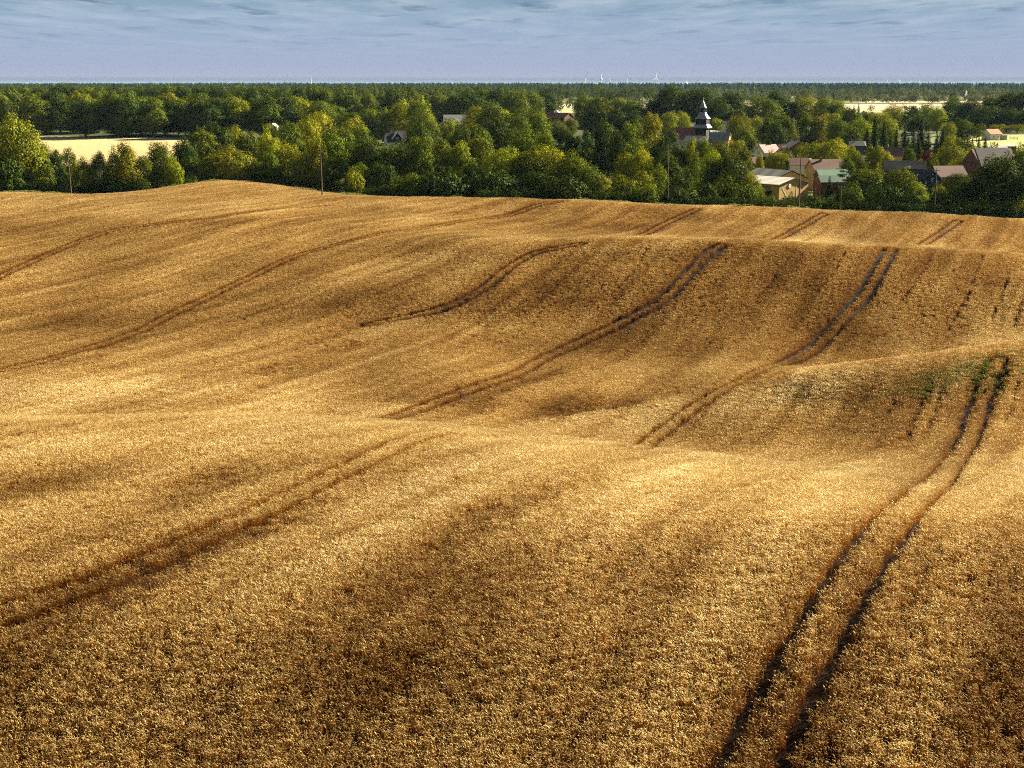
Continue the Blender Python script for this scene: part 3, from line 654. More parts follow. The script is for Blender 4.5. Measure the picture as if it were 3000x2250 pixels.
ROWS['along the far edge of the wheat, beside and right of the barn'] = [
 (2222, 556, 46, 404, 'bush', 'mid'), (2190, 560, 50, 392, 'bush', 'dark'), (2252, 575, 60, 396, 'bush', 'mid'), (2300, 578, 50, 396, 'bush', 'mid'), (2322, 570, 38, 397, 'bush', 'dark'), (2376, 568, 56, 394, 'bush', 'dark'), (2430, 575, 70, 396, 'bush', 'mid'), (2396, 556, 34, 404, 'spruce', 'blue'), (2430, 515, 46, 410, 'spruce', 'blue'), (2452, 530, 40, 406, 'spruce', 'dark'),
 (2480, 480, 60, 424, 'pine', 'dark'), (2505, 500, 60, 414, 'tall', 'dark'), (2545, 494, 110, 412, 'round', 'mid'), (2490, 545, 80, 396, 'bush', 'mid'), (2640, 492, 124, 410, 'round', 'mid'), (2688, 530, 66, 404, 'tall', 'light'), (2590, 545, 120, 394, 'bush', 'dark'), (2752, 546, 50, 410, 'bush', 'light'), (2670, 565, 100, 392, 'bush', 'dark'),
 (2800, 500, 84, 424, 'tall', 'mid'), (2826, 520, 70, 412, 'tall', 'dark'), (2770, 560, 120, 394, 'bush', 'dark'), (2918, 456, 156, 404, 'round', 'dark'), (2870, 520, 90, 398, 'round', 'dark'), (2990, 440, 110, 410, 'round', 'dark'), (3040, 470, 100, 400, 'round', 'dark'), (2860, 575, 110, 394, 'bush', 'mid'), (2945, 585, 110, 392, 'bush', 'mid'), (3010, 580, 110, 392, 'bush', 'light')]
ROWS['in the second row of the wood, left of the half-timbered gables'] = [
 (14, 302, 74, 560, 'round', 'dark'), (-40, 330, 90, 480, 'round', 'mid'), (120, 420, 70, 470, 'round', 'mid'), (590, 376, 112, 470, 'round', 'mid'), (640, 364, 96, 480, 'round', 'dark'), (722, 386, 96, 474, 'round', 'mid'), (790, 396, 90, 470, 'round', 'light'), (540, 402, 70, 460, 'round', 'dark'),
 (690, 372, 70, 520, 'round', 'light'), (842, 362, 96, 520, 'round', 'mid'), (780, 382, 60, 500, 'bush', 'light'), (800, 366, 60, 610, 'round', 'mid'), (826, 366, 40, 620, 'round', 'dark'), (1322, 353, 100, 720, 'bush', 'light'), (1626, 352, 70, 760, 'round', 'mid'), (1670, 346, 46, 800, 'round', 'mid'), (900, 345, 90, 540, 'round', 'light'), (965, 352, 86, 520, 'birch', 'gold'), (1010, 370, 80, 500, 'round', 'mid'), (1056, 366, 76, 520, 'round', 'mid'), (1084, 330, 76, 710, 'round', 'mid'), (1030, 342, 80, 580, 'round', 'light'), (935, 325, 80, 620, 'round', 'light'), (1128, 330, 70, 760, 'round', 'light')]
ROWS['in the second row of the wood, left of the church'] = [
 (1225, 365, 96, 500, 'round', 'dark'), (1256, 352, 80, 540, 'round', 'mid'), (1345, 372, 84, 500, 'round', 'dark'), (1322, 352, 26, 640, 'tall', 'light'), (1400, 362, 96, 520, 'round', 'mid'), (1455, 340, 110, 540, 'round', 'dark'), (1540, 372, 104, 490, 'round', 'mid'), (1500, 330, 110, 580, 'round', 'mid'), (1572, 322, 84, 600, 'round', 'mid'), (1600, 384, 76, 470, 'round', 'mid'),
 (1676, 376, 60, 470, 'poplar', 'dark'), (1720, 368, 56, 480, 'tall', 'dark'), (1648, 366, 70, 520, 'tall', 'dark'), (1772, 352, 96, 500, 'round', 'dark'), (1836, 350, 80, 480, 'tall', 'mid'), (1905, 322, 80, 500, 'tall', 'gold'), (1862, 342, 66, 490, 'tall', 'mid'), (1965, 368, 74, 490, 'tall', 'dark'), (1812, 378, 56, 460, 'tall', 'dark'),
 (1940, 402, 80, 460, 'round', 'dark'), (1990, 425, 70, 450, 'tall', 'dark')]
ROWS['round the church'] = [
 (2060, 404, 66, 480, 'round', 'mid'), (2026, 402, 44, 500, 'round', 'light'), (2105, 418, 80, 480, 'round', 'mid'), (2150, 408, 76, 500, 'round', 'light'), (2180, 425, 60, 480, 'tall', 'mid'), (2018, 430, 70, 450, 'round', 'mid'), (2085, 438, 66, 440, 'round', 'light'),
 (1956, 326, 56, 800, 'round', 'light'), (1996, 328, 50, 820, 'round', 'light'), (2098, 346, 56, 760, 'round', 'light'), (2164, 336, 76, 700, 'round', 'gold'), (2178, 372, 70, 660, 'birch', 'mid'), (2212, 343, 70, 740, 'round', 'light'), (2252, 340, 70, 690, 'birch', 'mid'), (2300, 336, 76, 680, 'birch', 'mid'), (2276, 352, 60, 660, 'birch', 'dark'), (2356, 330, 70, 700, 'birch', 'mid'), (2402, 336, 66, 700, 'birch', 'gold'),
 (1968, 250, 126, 900, 'round', 'dark'), (2058, 260, 120, 900, 'round', 'dark'), (2144, 270, 92, 880, 'round', 'dark'), (2014, 262, 70, 960, 'round', 'dark'), (2105, 290, 90, 860, 'round', 'dark'), (1915, 292, 70, 900, 'round', 'mid'), (1862, 296, 76, 900, 'round', 'mid'), (1815, 288, 60, 940, 'round', 'gold')]
ROWS['behind the village, right of the church'] = [
 (2236, 282, 110, 860, 'round', 'mid'), (2270, 266, 70, 960, 'round', 'dark'), (2308, 290, 70, 880, 'round', 'dark'), (2364, 282, 84, 880, 'round', 'light'), (2336, 278, 44, 960, 'birch', 'mid'), (2412, 284, 66, 860, 'round', 'light'), (2440, 261, 34, 960, 'spruce', 'blue'), (2456, 292, 66, 860, 'round', 'light'), (2490, 314, 54, 800, 'round', 'mid'),
 (2514, 302, 30, 880, 'spruce', 'blue'), (2500, 306, 26, 860, 'spruce', 'dark'), (2545, 326, 50, 800, 'round', 'mid'), (2430, 330, 70, 720, 'round', 'light'), (2455, 345, 70, 680, 'round', 'mid'), (2576, 328, 70, 760, 'round', 'light'), (2618, 309, 76, 820, 'round', 'light'), (2600, 345, 60, 700, 'round', 'light'), (2520, 344, 66, 660, 'round', 'light'), (2490, 360, 60, 640, 'tall', 'mid'),
 (2674, 303, 60, 800, 'tall', 'mid'), (2716, 306, 54, 820, 'round', 'light'), (2746, 314, 50, 800, 'round', 'light'), (2790, 286, 60, 900, 'round', 'mid'), (2822, 300, 60, 880, 'round', 'dark'), (2848, 294, 90, 860, 'round', 'dark'), (2902, 280, 70, 900, 'round', 'mid'), (2890, 310, 100, 820, 'round', 'dark'), (2953, 268, 84, 900, 'round', 'dark'), (2996, 268, 80, 900, 'round', 'dark'), (2950, 315, 90, 820, 'round', 'dark'), (3010, 325, 80, 800, 'round', 'dark'), (2784, 340, 60, 760, 'pine', 'dark')]
ROWS['in the middle of the village on the right'] = [
 (2563, 338, 48, 640, 'spruce', 'dark'), (2590, 352, 46, 620, 'spruce', 'blue'), (2625, 372, 46, 610, 'spruce', 'dark'), (2650, 362, 50, 620, 'spruce', 'dark'), (2676, 374, 42, 600, 'spruce', 'blue'), (2700, 336, 44, 640, 'spruce', 'blue'), (2718, 378, 44, 600, 'spruce', 'blue'), (2744, 384, 40, 600, 'spruce', 'blue'), (2762, 372, 40, 620, 'spruce', 'dark'), (2540, 372, 56, 600, 'spruce', 'dark'), (2608, 395, 44, 580, 'spruce', 'dark'), (2690, 398, 44, 590, 'spruce', 'dark'), (2660, 400, 50, 580, 'spruce', 'blue'),
 (2775, 358, 44, 660, 'round', 'gold'), (2822, 350, 66, 700, 'round', 'mid'), (2862, 362, 50, 700, 'orchard', 'mid'), (2924, 362, 44, 780, 'orchard', 'gold'), (2979, 362, 46, 780, 'orchard', 'gold'), (2847, 400, 24, 600, 'spruce', 'blue'), (2866, 397, 28, 600, 'spruce', 'blue'), (2885, 397, 34, 600, 'spruce', 'blue'), (2790, 400, 60, 620, 'bush', 'mid'), (2820, 412, 80, 590, 'bush', 'mid'), (2905, 425, 60, 560, 'bush', 'light'), (2870, 432, 50, 540, 'bush', 'mid'), (2780, 402, 40, 600, 'bush', 'light'),
 (2440, 406, 96, 540, 'round', 'light'), (2408, 418, 50, 545, 'orchard', 'light'), (2380, 413, 70, 550, 'orchard', 'light'), (2342, 425, 40, 560, 'orchard', 'mid'), (2495, 424, 56, 500, 'birch', 'light'), (2549, 424, 34, 500, 'poplar', 'light'), (2576, 424, 46, 500, 'birch', 'light'), (2600, 440, 46, 490, 'birch', 'light'), (2480, 455, 50, 460, 'tall', 'mid'), (2520, 455, 40, 480, 'tall', 'mid'),
 (2660, 431, 40, 540, 'round', 'mid'), (2712, 444, 44, 520, 'bush', 'purple'), (2695, 475, 36, 470, 'bush', 'light'), (2782, 424, 100, 500, 'round', 'gold'), (2822, 456, 70, 470, 'round', 'light'), (2840, 440, 50, 500, 'bush', 'light'), (2730, 462, 50, 480, 'bush', 'mid'), (2985, 430, 60, 520, 'bush', 'light'), (2960, 440, 60, 490, 'bush', 'mid'), (2820, 500, 40, 450, 'tall', 'mid'),
 (2262, 444, 40, 500, 'bush', 'light'), (2290, 448, 50, 500, 'bush', 'light'), (2302, 435, 36, 520, 'orchard', 'mid'), (2350, 500, 20, 450, 'poplar', 'light'), (2225, 452, 24, 510, 'bush', 'light'), (2318, 452, 30, 505, 'bush', 'mid')]
for row, L in ROWS.items():
    for (x, top, w, Y, kind, tone) in L: tree_px(x, top, w, Y, kind, tone, row)
# filler rows behind: spacing, distance, crest line, row name
def filler(x0, x1, step, Y, pts, w, tones, row, kinds=('round', 'round', 'tall'), jit=7, skip=()):
    x = x0
    while x < x1:
        top = float(np.interp(x, [p[0] for p in pts], [p[1] for p in pts])) + trng.uniform(-jit, jit)
        if not any(a < x < b for a, b in skip):
            tree_px(x, top, w * trng.uniform(.8, 1.25), Y * trng.uniform(.975, 1.03), trng.choice(kinds), trng.choice(tones), row)
        x += step * trng.uniform(.75, 1.25)
filler(-60, 640, 40, 724, [(0, 300), (100, 284), (200, 290), (330, 290), (450, 284), (560, 296), (640, 300)], 92, ('dark', 'dark', 'mid'), 'behind the pale field on the left')
filler(-60, 700, 46, 810, [(0, 268), (200, 266), (330, 268), (640, 274)], 80, ('dark', 'mid', 'gold', 'mid'), 'one row behind the trees of the pale field')
filler(-60, 900, 44, 960, [(0, 258), (120, 250), (330, 256), (560, 250), (900, 262)], 76, ('dark', 'mid', 'dark', 'mid'), 'at the top of the wood on the left', jit=4)
filler(540, 1180, 46, 735, [(540, 300), (640, 290), (700, 282), (790, 272), (860, 272), (930, 298), (1000, 318), (1180, 312)], 90, ('mid', 'mid', 'light', 'dark'), 'halfway up the wood left of the long white roof', jit=6)
filler(660, 1180, 40, 860, [(660, 262), (760, 254), (870, 255), (930, 256), (1040, 257), (1082, 268), (1110, 275), (1150, 258), (1200, 262)], 70, ('dark', 'mid', 'dark'), 'on the skyline left of the long white roof', jit=5, skip=((1086, 1104),))
filler(1190, 1860, 42, 900, [(1190, 262), (1250, 268), (1310, 272), (1400, 262), (1460, 260), (1530, 268), (1590, 264), (1640, 290), (1690, 268), (1760, 276), (1860, 290)], 80, ('dark', 'mid', 'mid'), 'on the skyline between the white roof and the church', jit=5, skip=((1630, 1676),))
filler(1180, 1600, 50, 700, [(1180, 300), (1230, 288), (1280, 300), (1400, 300), (1500, 318), (1600, 330)], 84, ('light', 'mid', 'light'), 'halfway up the wood right of the long white roof', skip=((1285, 1390),))
filler(1745, 1860, 50, 740, [(1690, 310), (1760, 300), (1860, 330)], 84, ('dark', 'dark'), 'halfway up the wood beside the brown barn')

# hedge banks that close the field edge
def hedge_bank(x0, x1, top0, top1, Y, tone, label):
    rng = np.random.RandomState(int(x0) + 5000); n = int(abs(x1 - x0) / 9) + 3; V = []; F = []; T = []; k0 = 0
    xs = np.linspace(x0, x1, n); X0 = XY(x0, Y); z0 = gz(X0, Y)
    for i, x in enumerate(xs):
        top = top0 + (top1 - top0) * i / (n - 1) + rng.normal(0, 3); yy = Y + rng.uniform(-1, 2); X = XY(x, yy); zb = gz(X, yy); h = max(1.0, zrow(top, yy) - zb)
        m = 420; d = unit(rng.normal(0, 1, (m, 3))); P = np.array([X - X0, yy - Y, zb - z0 + h * .45]) + d * np.array([1.5, 1.7, h * .56]) * rng.uniform(.7, 1.06, (m, 1))
        v, f, t = leaves(rng, P, d + [0, 0, .4], .36, np.clip(rng.normal(.45, .2, m), 0, 1)); V.append(v); F.append(f + k0); T.append(t); k0 += len(v)
    me = crown_mesh('hedge', np.concatenate(V), np.concatenate(F), np.concatenate(T), M_leaf)
    o = bpy.data.objects.new('hedge', me); COL.objects.link(o); o.location = (X0, Y, z0); b = TONES[tone]; o.color = (*b, 1)
    tag(o, label, 'hedge')
hedge_bank(-60, 200, 534, 537, 392, 'dark', 'long low dark hedge left of the leftmost pole')
hedge_bank(208, 420, 540, 520, 398, 'dark', 'dark hedge just right of the leftmost pole, rising toward the knoll')
hedge_bank(425, 560, 522, 516, 416, 'dark', 'dark hedge behind the left flank of the wheat knoll')
hedge_bank(715, 1025, 505, 530, 430, 'dark', 'long dark hedge behind the right flank of the knoll, at the tall middle pole')
hedge_bank(1060, 1420, 545, 552, 392, 'dark', 'dark undergrowth hedge under the trees left of the picture middle')
hedge_bank(1400, 1960, 556, 562, 388, 'dark', 'dark undergrowth hedge under the middle trees, left of the pole')
hedge_bank(1960, 2270, 572, 580, 386, 'dark', 'dark undergrowth hedge left of the yellow brick barn')
hedge_bank(2270, 2560, 586, 590, 388, 'dark', 'low dark hedge in front of the yellow brick barn')
hedge_bank(2540, 3080, 588, 608, 386, 'dark', 'dark hedge below the dark blue house, at the right end of the wheat')

# ------------------------------------------------------------------ buildings
def M(name, rgb, **k): return mat_simple(name, rgb, **k)
def mk_brick(name, c1, c2, mortar, sc=1.0):
    m = bpy.data.materials.new(name); m.use_nodes = True; w = NT(m.node_tree)
    tc = w.n('ShaderNodeTexCoord'); sp = w.n('ShaderNodeSeparateXYZ'); w.l(tc.outputs['Object'], sp.inputs[0])
    cb = w.n('ShaderNodeCombineXYZ'); w.l(w.math('ADD', sp.outputs[0], sp.outputs[1]), cb.inputs[0]); w.l(sp.outputs[2], cb.inputs[1])
    bt = w.n('ShaderNodeTexBrick', i_Scale=1.0 * sc); bt.inputs['Color1'].default_value = (*c1, 1); bt.inputs['Color2'].default_value = (*c2, 1); bt.inputs['Mortar'].default_value = (*mortar, 1)
    bt.inputs['Brick Width'].default_value = .42; bt.inputs['Row Height'].default_value = .14; bt.inputs['Mortar Size'].default_value = .012; w.l(cb.outputs[0], bt.inputs[0])
    nz = w.n('ShaderNodeTexNoise', i_Scale=.6, i_Detail=6.0); w.l(tc.outputs['Object'], nz.inputs[0])
    c = w.mix(1.0, bt.outputs[0], w.ramp(nz.outputs[0], [(.3, (.6, .58, .55)), (.7, (1.25, 1.25, 1.2))]), 'MULTIPLY')
    p = w.n('ShaderNodeBsdfPrincipled', i_Roughness=.9); w.l(c, p.inputs[0]); o = w.n('ShaderNodeOutputMaterial'); w.l(p.outputs[0], o.inputs[0]); return m
def mk_tiles(name, rgb, var=.35, rough=.8):
    """roof covering: courses across the slope, weathered in patches"""
    m = bpy.data.materials.new(name); m.use_nodes = True; w = NT(m.node_tree)
    tc = w.n('ShaderNodeTexCoord'); wv = w.n('ShaderNodeTexWave', i_Scale=1.1, i_Distortion=.6, bands_direction='Z'); w.l(tc.outputs['Object'], wv.inputs[0])
    nz = w.n('ShaderNodeTexNoise', i_Scale=1.2, i_Detail=8.0, i_Roughness=.7); w.l(tc.outputs['Object'], nz.inputs[0])
    c = w.mix(nz.outputs[0], tuple(v * (1 - var) for v in rgb), tuple(min(.95, v * (1 + var)) for v in rgb)); c = w.mix(w.math('MULTIPLY', wv.outputs[1], .22), c, tuple(v * .5 for v in rgb))
    p = w.n('ShaderNodeBsdfPrincipled', i_Roughness=rough); w.l(c, p.inputs[0])
    b = w.n('ShaderNodeBump', i_Strength=.4, i_Distance=.05); w.l(wv.outputs[1], b.inputs['Height']); w.l(b.outputs[0], p.inputs['Normal'])
    o = w.n('ShaderNodeOutputMaterial'); w.l(p.outputs[0], o.inputs[0]); return m
W_white = M('white_render', (.72, .70, .64), var=.12); W_cream = M('cream_render', (.74, .62, .40), var=.15); W_blue = M('blue_black_cladding', (.022, .034, .055), var=.2); W_brown = M('brown_timber', (.10, .05, .025), var=.35)
W_ybrick = mk_brick('yellow_brick', (.58, .35, .10), (.44, .25, .07), (.34, .25, .13)); W_rbrick = mk_brick('red_brick', (.17, .07, .04), (.12, .05, .03), (.16, .12, .09)); W_grey = M('grey_render', (.30, .27, .20), var=.3); W_red = M('red_boards', (.12, .05, .035), var=.3)
W_black = M('tarred_boards', (.018, .014, .014), var=.4, scale=8); W_tan = M('ochre_render', (.42, .28, .11), var=.2)
R_red = mk_tiles('red_tiles', (.30, .085, .045)); R_dred = mk_tiles('dark_red_tiles', (.13, .035, .028)); R_brown = mk_tiles('brown_tiles', (.16, .075, .050)); R_pink = mk_tiles('faded_pink_tiles', (.42, .28, .25), .25); R_cream = mk_tiles('pale_tiles', (.62, .52, .36), .2)
R_grey = mk_tiles('grey_cement_sheets', (.26, .24, .18)); R_white = mk_tiles('bleached_sheets', (.58, .54, .45), .22); R_green = mk_tiles('green_sheets', (.12, .25, .15), .3); R_grgreen = mk_tiles('grey_green_sheets', (.24, .32, .24), .2); R_dark = mk_tiles('dark_slates', (.045, .036, .034), .3, .95)
R_orange = mk_tiles('orange_tiles', (.30, .12, .05)); R_slate = mk_tiles('lead_grey_shingles', (.34, .30, .31), .2, .5)
X_white = M('white_paint', (.82, .81, .80), var=.05); X_glass = M('dark_glass', (.02, .025, .03), rough=.15, spec=.6, var=.1); X_dark = M('dark_opening', (.012, .010, .008)); X_steel = M('pale_steel', (.86, .87, .88), var=.03, rough=.5); X_wood = M('weathered_pole', (.10, .070, .048), var=.35, scale=2.0); X_log = M('cut_logs', (.62, .47, .28), var=.3)

def boxes(L):
    """L: (cx, cy, cz, sx, sy, sz) boxes joined into one mesh"""
    V = []; F = []
    for (cx, cy, cz, sx, sy, sz) in L:
        b = len(V)
        for dz in (-1, 1):
            for dx, dy in ((-1, -1), (1, -1), (1, 1), (-1, 1)): V.append((cx + dx*sx/2, cy + dy*sy/2, cz + dz*sz/2))
        F += [(b, b+3, b+2, b+1), (b+4, b+5, b+6, b+7)] + [(b+k, b+(k+1) % 4, b+4+(k+1) % 4, b+4+k) for k in range(4)]
    return V, F
def gable_wall(L, W, he, hr):
    """ridge along x, gables at x = +-L/2"""
    V = []; F = []
    for x in (-L/2, L/2): V += [(x, -W/2, -1.5), (x, W/2, -1.5), (x, W/2, he), (x, 0, hr), (x, -W/2, he)]
    F = [(0, 4, 3, 2, 1), (5, 6, 7, 8, 9), (0, 5, 9, 4), (1, 2, 7, 6), (4, 9, 8, 3), (3, 8, 7, 2)]
    return V, F
def gable_roof(L, W, he, hr, over=.35, th=.16, hip=0.0):
    sl = (hr - he) / (W / 2); oy = W/2 + over; x0 = L/2 + over; ze = he - sl * over; xr = x0 - hip; V = []
    for dz in (.03, .03 + th):
        V += [(-x0, -oy, ze + dz), (x0, -oy, ze + dz), (xr, 0, hr + dz), (-xr, 0, hr + dz), (-x0, oy, ze + dz), (x0, oy, ze + dz)]
    F = [(6, 7, 8, 9), (9, 8, 11, 10), (0, 3, 2, 1), (3, 4, 5, 2), (0, 1, 7, 6), (4, 10, 11, 5), (1, 2, 8, 7), (2, 5, 11, 8), (0, 6, 9, 3), (3, 9, 10, 4)]
    return V, F
def window(parent, face, L, W, a, z, w=1.0, h=1.2, frame=X_white, pane=X_glass, kind='window'):
    """face: 'g+','g-' gable ends, 's+','s-' long sides; a = offset along that wall"""
    t = .08
    def place(sx, sz, depth, off):
        if face[0] == 'g': s = 1 if face[1] == '+' else -1; return (s * (L/2 + off), a, z, depth, sx, sz)
        s = 1 if face[1] == '+' else -1; return (a, s * (W/2 + off), z, sx, depth, sz)
    fr = []
    for (dx, dz, ww, hh) in ((0, h/2, w + 2*t, t), (0, -h/2, w + 2*t, t), (-w/2, 0, t, h - t), (w/2, 0, t, h - t), (0, 0, t * .7, h - t), (0, .12 * h, w - t, t * .6)):
        bx = list(place(ww, hh, .12, .05)); 
        if face[0] == 'g': bx[1] += dx
        else: bx[0] += dx
        bx[2] += dz
        if dx == 0 and abs(dz) < h * .2: bx[3 if face[0] == 'g' else 4] *= .7
        fr.append(tuple(bx))
    o = new_mesh(kind, *boxes(fr[:5] if w < .7 else fr), frame, parent); new_mesh('pane', *boxes([place(w - .02, h - .02, .04, .03)]), pane, o); return o
def house(name, label, cat, x, Y, L, W, he, hr, ang, wall, roof, chim=(), wins=(), hip=0.0, row=450, z=None, group=None, over=.35, verge=None):
    """ang: direction of the ridge, degrees from +X"""
    X = XY(x, Y, row); z = gz(X, Y) if z is None else z
    if he < 0: he = zrow(-he, Y) - z
    if hr < 0: hr = zrow(-hr, Y) - z
    t = thing(name, label, cat, (X, Y, z), rad(ang), group)
    new_mesh('wall', *gable_wall(L, W, he, hr), wall, t)
    r = new_mesh('roof', *gable_roof(L, W, he, hr, over, hip=hip), roof, t)
    for (cx, cy, cw, ch) in chim:
        zc = hr - abs(cy) * (hr - he) / (W/2); new_mesh('chimney', *boxes([(cx, cy, zc + ch/2 - .4, cw, cw, ch + .8), (cx, cy, zc + ch + .06, cw + .14, cw + .14, .12)]), W_rbrick if name != 'blue_house' else W_cream, r)
    for wn in wins: window(t, wn[0], L, W, wn[1], wn[2], *(wn[3:] if len(wn) > 3 else ()))
    if verge:   # pale boards along the gable edges
        for s in ((1,) if verge is X_white else (-1, 1)):
            V = []; x0 = L/2 + over + .02; sl = (hr - he) / (W/2)
            for yy, zz in ((0, hr + .22), (s*(W/2 + over), he - sl*over + .22), (s*(W/2 + over), he - sl*over - .08), (0, hr - .08)): V += [(x0, yy, zz), (x0 + .06, yy, zz)]
            new_mesh('verge_board', V, [(0, 2, 4, 6), (1, 7, 5, 3), (0, 1, 3, 2), (2, 3, 5, 4), (4, 5, 7, 6), (6, 7, 1, 0)], verge, r)
    return t

# --- the big yellow brick barn at the wheat edge
def barn():
    Y = 424; X = XY(2326, Y, 550) - 4.8; Yc = Y + 6; ang = 130; L, W, he, hr = 15.0, 14.0, 5.3, 7.0
    t = house('brick_barn', 'large yellow brick barn with bleached flat-pitched roof at the wheat edge', 'barn', 0, 1, L, W, he, hr, ang, W_ybrick, R_white, z=0, over=.4, verge=W_black)
    t.location = (X, Yc, gz(X, Yc)); t.rotation_euler = (0, 0, rad(ang - 180)); g = '+'
    new_mesh('door', *boxes([(L/2 - 4.2, -W/2 - .03, 1.6, 2.6, .1, 3.4)]), X_dark, t)
    # round pale vent with a dark hole high on the gable
    V = []; F = []
    for k in range(6):
        a = k * 1.047; V += [(L/2 + .05, -2.1 + .72 * math.cos(a), 4.75 + .72 * math.sin(a)), (L/2 + .16, -2.1 + .66 * math.cos(a), 4.75 + .66 * math.sin(a)), (L/2 + .16, -2.1 + .26 * math.cos(a), 4.75 + .26 * math.sin(a)), (L/2 + .05, -2.1 + .26 * math.cos(a), 4.75 + .26 * math.sin(a))]
    for k in range(6):
        b = 4*k; c = 4*((k+1) % 6); F += [(b, c, c+1, b+1), (b+1, c+1, c+2, b+2), (b+2, c+2, c+3, b+3)]
    v = new_mesh('vent', V, F, X_white, t); new_mesh('vent_hole', *boxes([(L/2 + .06, -2.1, 4.75, .04, .42, .42)]), W_grey, v)
    # mended cracks in the brickwork, and a bulkhead light
    def crack(pts, w=.10):
        B = []
        for (a, b) in zip(pts[:-1], pts[1:]):
            n = 4
            for k in range(n): f = k / n; B.append((L/2 + .03, a[0] + (b[0]-a[0])*(f+.5/n), a[1] + (b[1]-a[1])*(f+.5/n), .04, w + abs(b[0]-a[0])/n, abs(b[1]-a[1])/n + .03))
        return B
    new_mesh('mortar_patch', *boxes(crack([(-5.6, 4.3), (-4.9, 3.4), (-4.1, 2.5), (-3.6, 1.7), (-3.7, .6)])), W_cream, t)
    new_mesh('mortar_patch', *boxes(crack([(1.0, 5.1), (1.3, 4.4), (1.05, 3.0), (1.2, 1.5)], .07)), W_cream, t)
    new_mesh('wall_lamp', *boxes([(L/2 + .12, 1.2, 1.25, .22, .26, .42), (L/2 + .12, 1.2, 1.5, .3, .34, .06)]), X_white, t)
barn()
house('brick_shed', 'grey-roofed yellow brick shed directly behind the large brick barn', 'shed', 2268, 452, 17, 13.0, 5.2, 7.7, -62, W_ybrick, R_grey, row=500, verge=W_black)
house('farm_house', 'white-walled farmhouse with long hipped dark red roof behind the brick shed', 'house', 2342, 500, 8.5, 7, -481, -464, 2, W_white, R_dred, [(1, 1.2, .6, 1)], [('s-', -1, 2.4, .9, 1.1), ('s-', 2.2, 2.4, .9, 1.1)], hip=1.2, row=480)
house('farm_house', 'ochre gabled house with long brown roof right of the brick barn', 'house', 2420, 470, 12, 7.5, -495, -468, 14, W_tan, R_brown, [(-2.5, -.6, .6, 1.2)], [('g-', 0, 6.2, .7, 1.1), ('g-', -1.8, 3.0, .9, 1.2), ('g-', 1.6, 3.0, .9, 1.2)], row=500, verge=None)
house('garden_shed', 'small shed with green sheet roof in front of the long brown roof', 'shed', 2435, 440, 9.5, 6.0, -515, -498, 8, W_red, R_green, (), [('g-', 0, 2.0, .8, 1.0)], row=520)
house('garden_shed', 'low grey-green roofed lean-to right below the green roofed shed', 'shed', 2436, 433, 8.2, 4.2, -531, -515, 8, W_red, R_grgreen, (), (), row=530)
house('garden_shed', 'low dark red shed left above the grey-roofed brick shed', 'shed', 2222, 540, 6.2, 5.0, -478, -462, 20, W_red, R_dred, row=475)
house('garden_shed', 'dark red shed with pale ridge, right one of the pair behind the brick shed', 'shed', 2258, 530, 6.8, 5.4, -480, -461, -30, W_red, R_dred, row=475)
house('village_house', 'white gabled house with faded pink roof above the red sheds', 'house', 2248, 600, 8.5, 7.6, -446, -424, 28, W_white, R_pink, [(1.5, 0, .6, 1)], [('g-', 0, 4.9, 1.1, 1.2), ('g-', -2.0, 2.0, 1.0, 1.2), ('g-', 2.0, 2.0, 1.0, 1.2)], row=435)
house('village_house', 'dark-roofed house just right of the white gabled house', 'house', 2302, 620, 7, 7, -443, -424, 5, W_brown, R_dred, [(0, -1.5, .7, 1.6)], row=435)
house('village_house', 'brown boarded house with pale tiled roof and two chimneys', 'house', 2330, 600, 8, 8, -430, -413, 100, W_brown, R_cream, [(-1.5, 0, .7, 1.5), (1.2, 0, .7, 1.5)], [('g+', 0, 4, 1, 1.2)], row=430)
house('village_hut', 'low hut with dark curved roof behind the white farmhouse', 'hut', 2305, 530, 6.5, 6, -478, -451, 60, W_cream, R_dark, row=470)
house('village_house', 'pale grey roofed house with two thin chimneys right of the garden trees', 'house', 2512, 590, 7, 7, -428, -414, -15, W_white, R_grey, [(-2.6, 0, .5, 1.3), (-1, 0, .5, 1.3)], hip=1.5, row=420)
house('village_house', 'black-roofed house with lit yellow gable below the pale grey roof', 'house', 2520, 545, 7, 8, -450, -429, -25, W_cream, R_dark, (), [('g+', 0, 4.6, .9, 1.1)], row=440)
house('village_house', 'ochre house with steep verge and chimney left of the round garden tree', 'house', 2618, 540, 7, 6.6, -455, -433, -20, W_tan, R_brown, [(-2.4, 0, .6, 1.2)], [('g+', 0, 4.8, .9, 1.1)], row=440)
house('garden_canopy', 'low white roofed canopy in front of the ochre house', 'canopy', 2626, 520, 6, 2.6, 2.4, 2.9, -14, W_white, R_white, row=460)
house('farm_house', 'long grey-roofed house with pale ridge behind the dark blue house', 'house', 2650, 462, 13, 9, -498, -472, 168, W_brown, R_dark, (), (), row=480, over=.4)
t = house('blue_house', 'dark blue-black clad gabled house with white framed windows', 'house', 2690, 433, 11.5, 7.9, 6.5, 9.0, -58, W_blue, R_dark, [(-3.6, 0, .5, .7)], [('g+', 0, 6.1, .85, 1.25), ('g+', -2.6, 5.5, .55, .8), ('g+', 2.4, 5.5, .55, .8)], row=500, verge=X_white)
new_mesh('wall_panel', *boxes([(5.75 + .05, 2.3, 2.6, .08, .85, 1.5)]), X_white, t)
rv = [(5.75 + .05, .26 * math.cos(k * .785), 7.9 + .26 * math.sin(k * .785)) for k in range(8)] + [(5.75 + .11, .26 * math.cos(k * .785), 7.9 + .26 * math.sin(k * .785)) for k in range(8)]
new_mesh('round_window', rv, [tuple(range(8, 16))] + [(k, (k+1) % 8, 8 + (k+1) % 8, 8 + k) for k in range(8)], X_white, t)
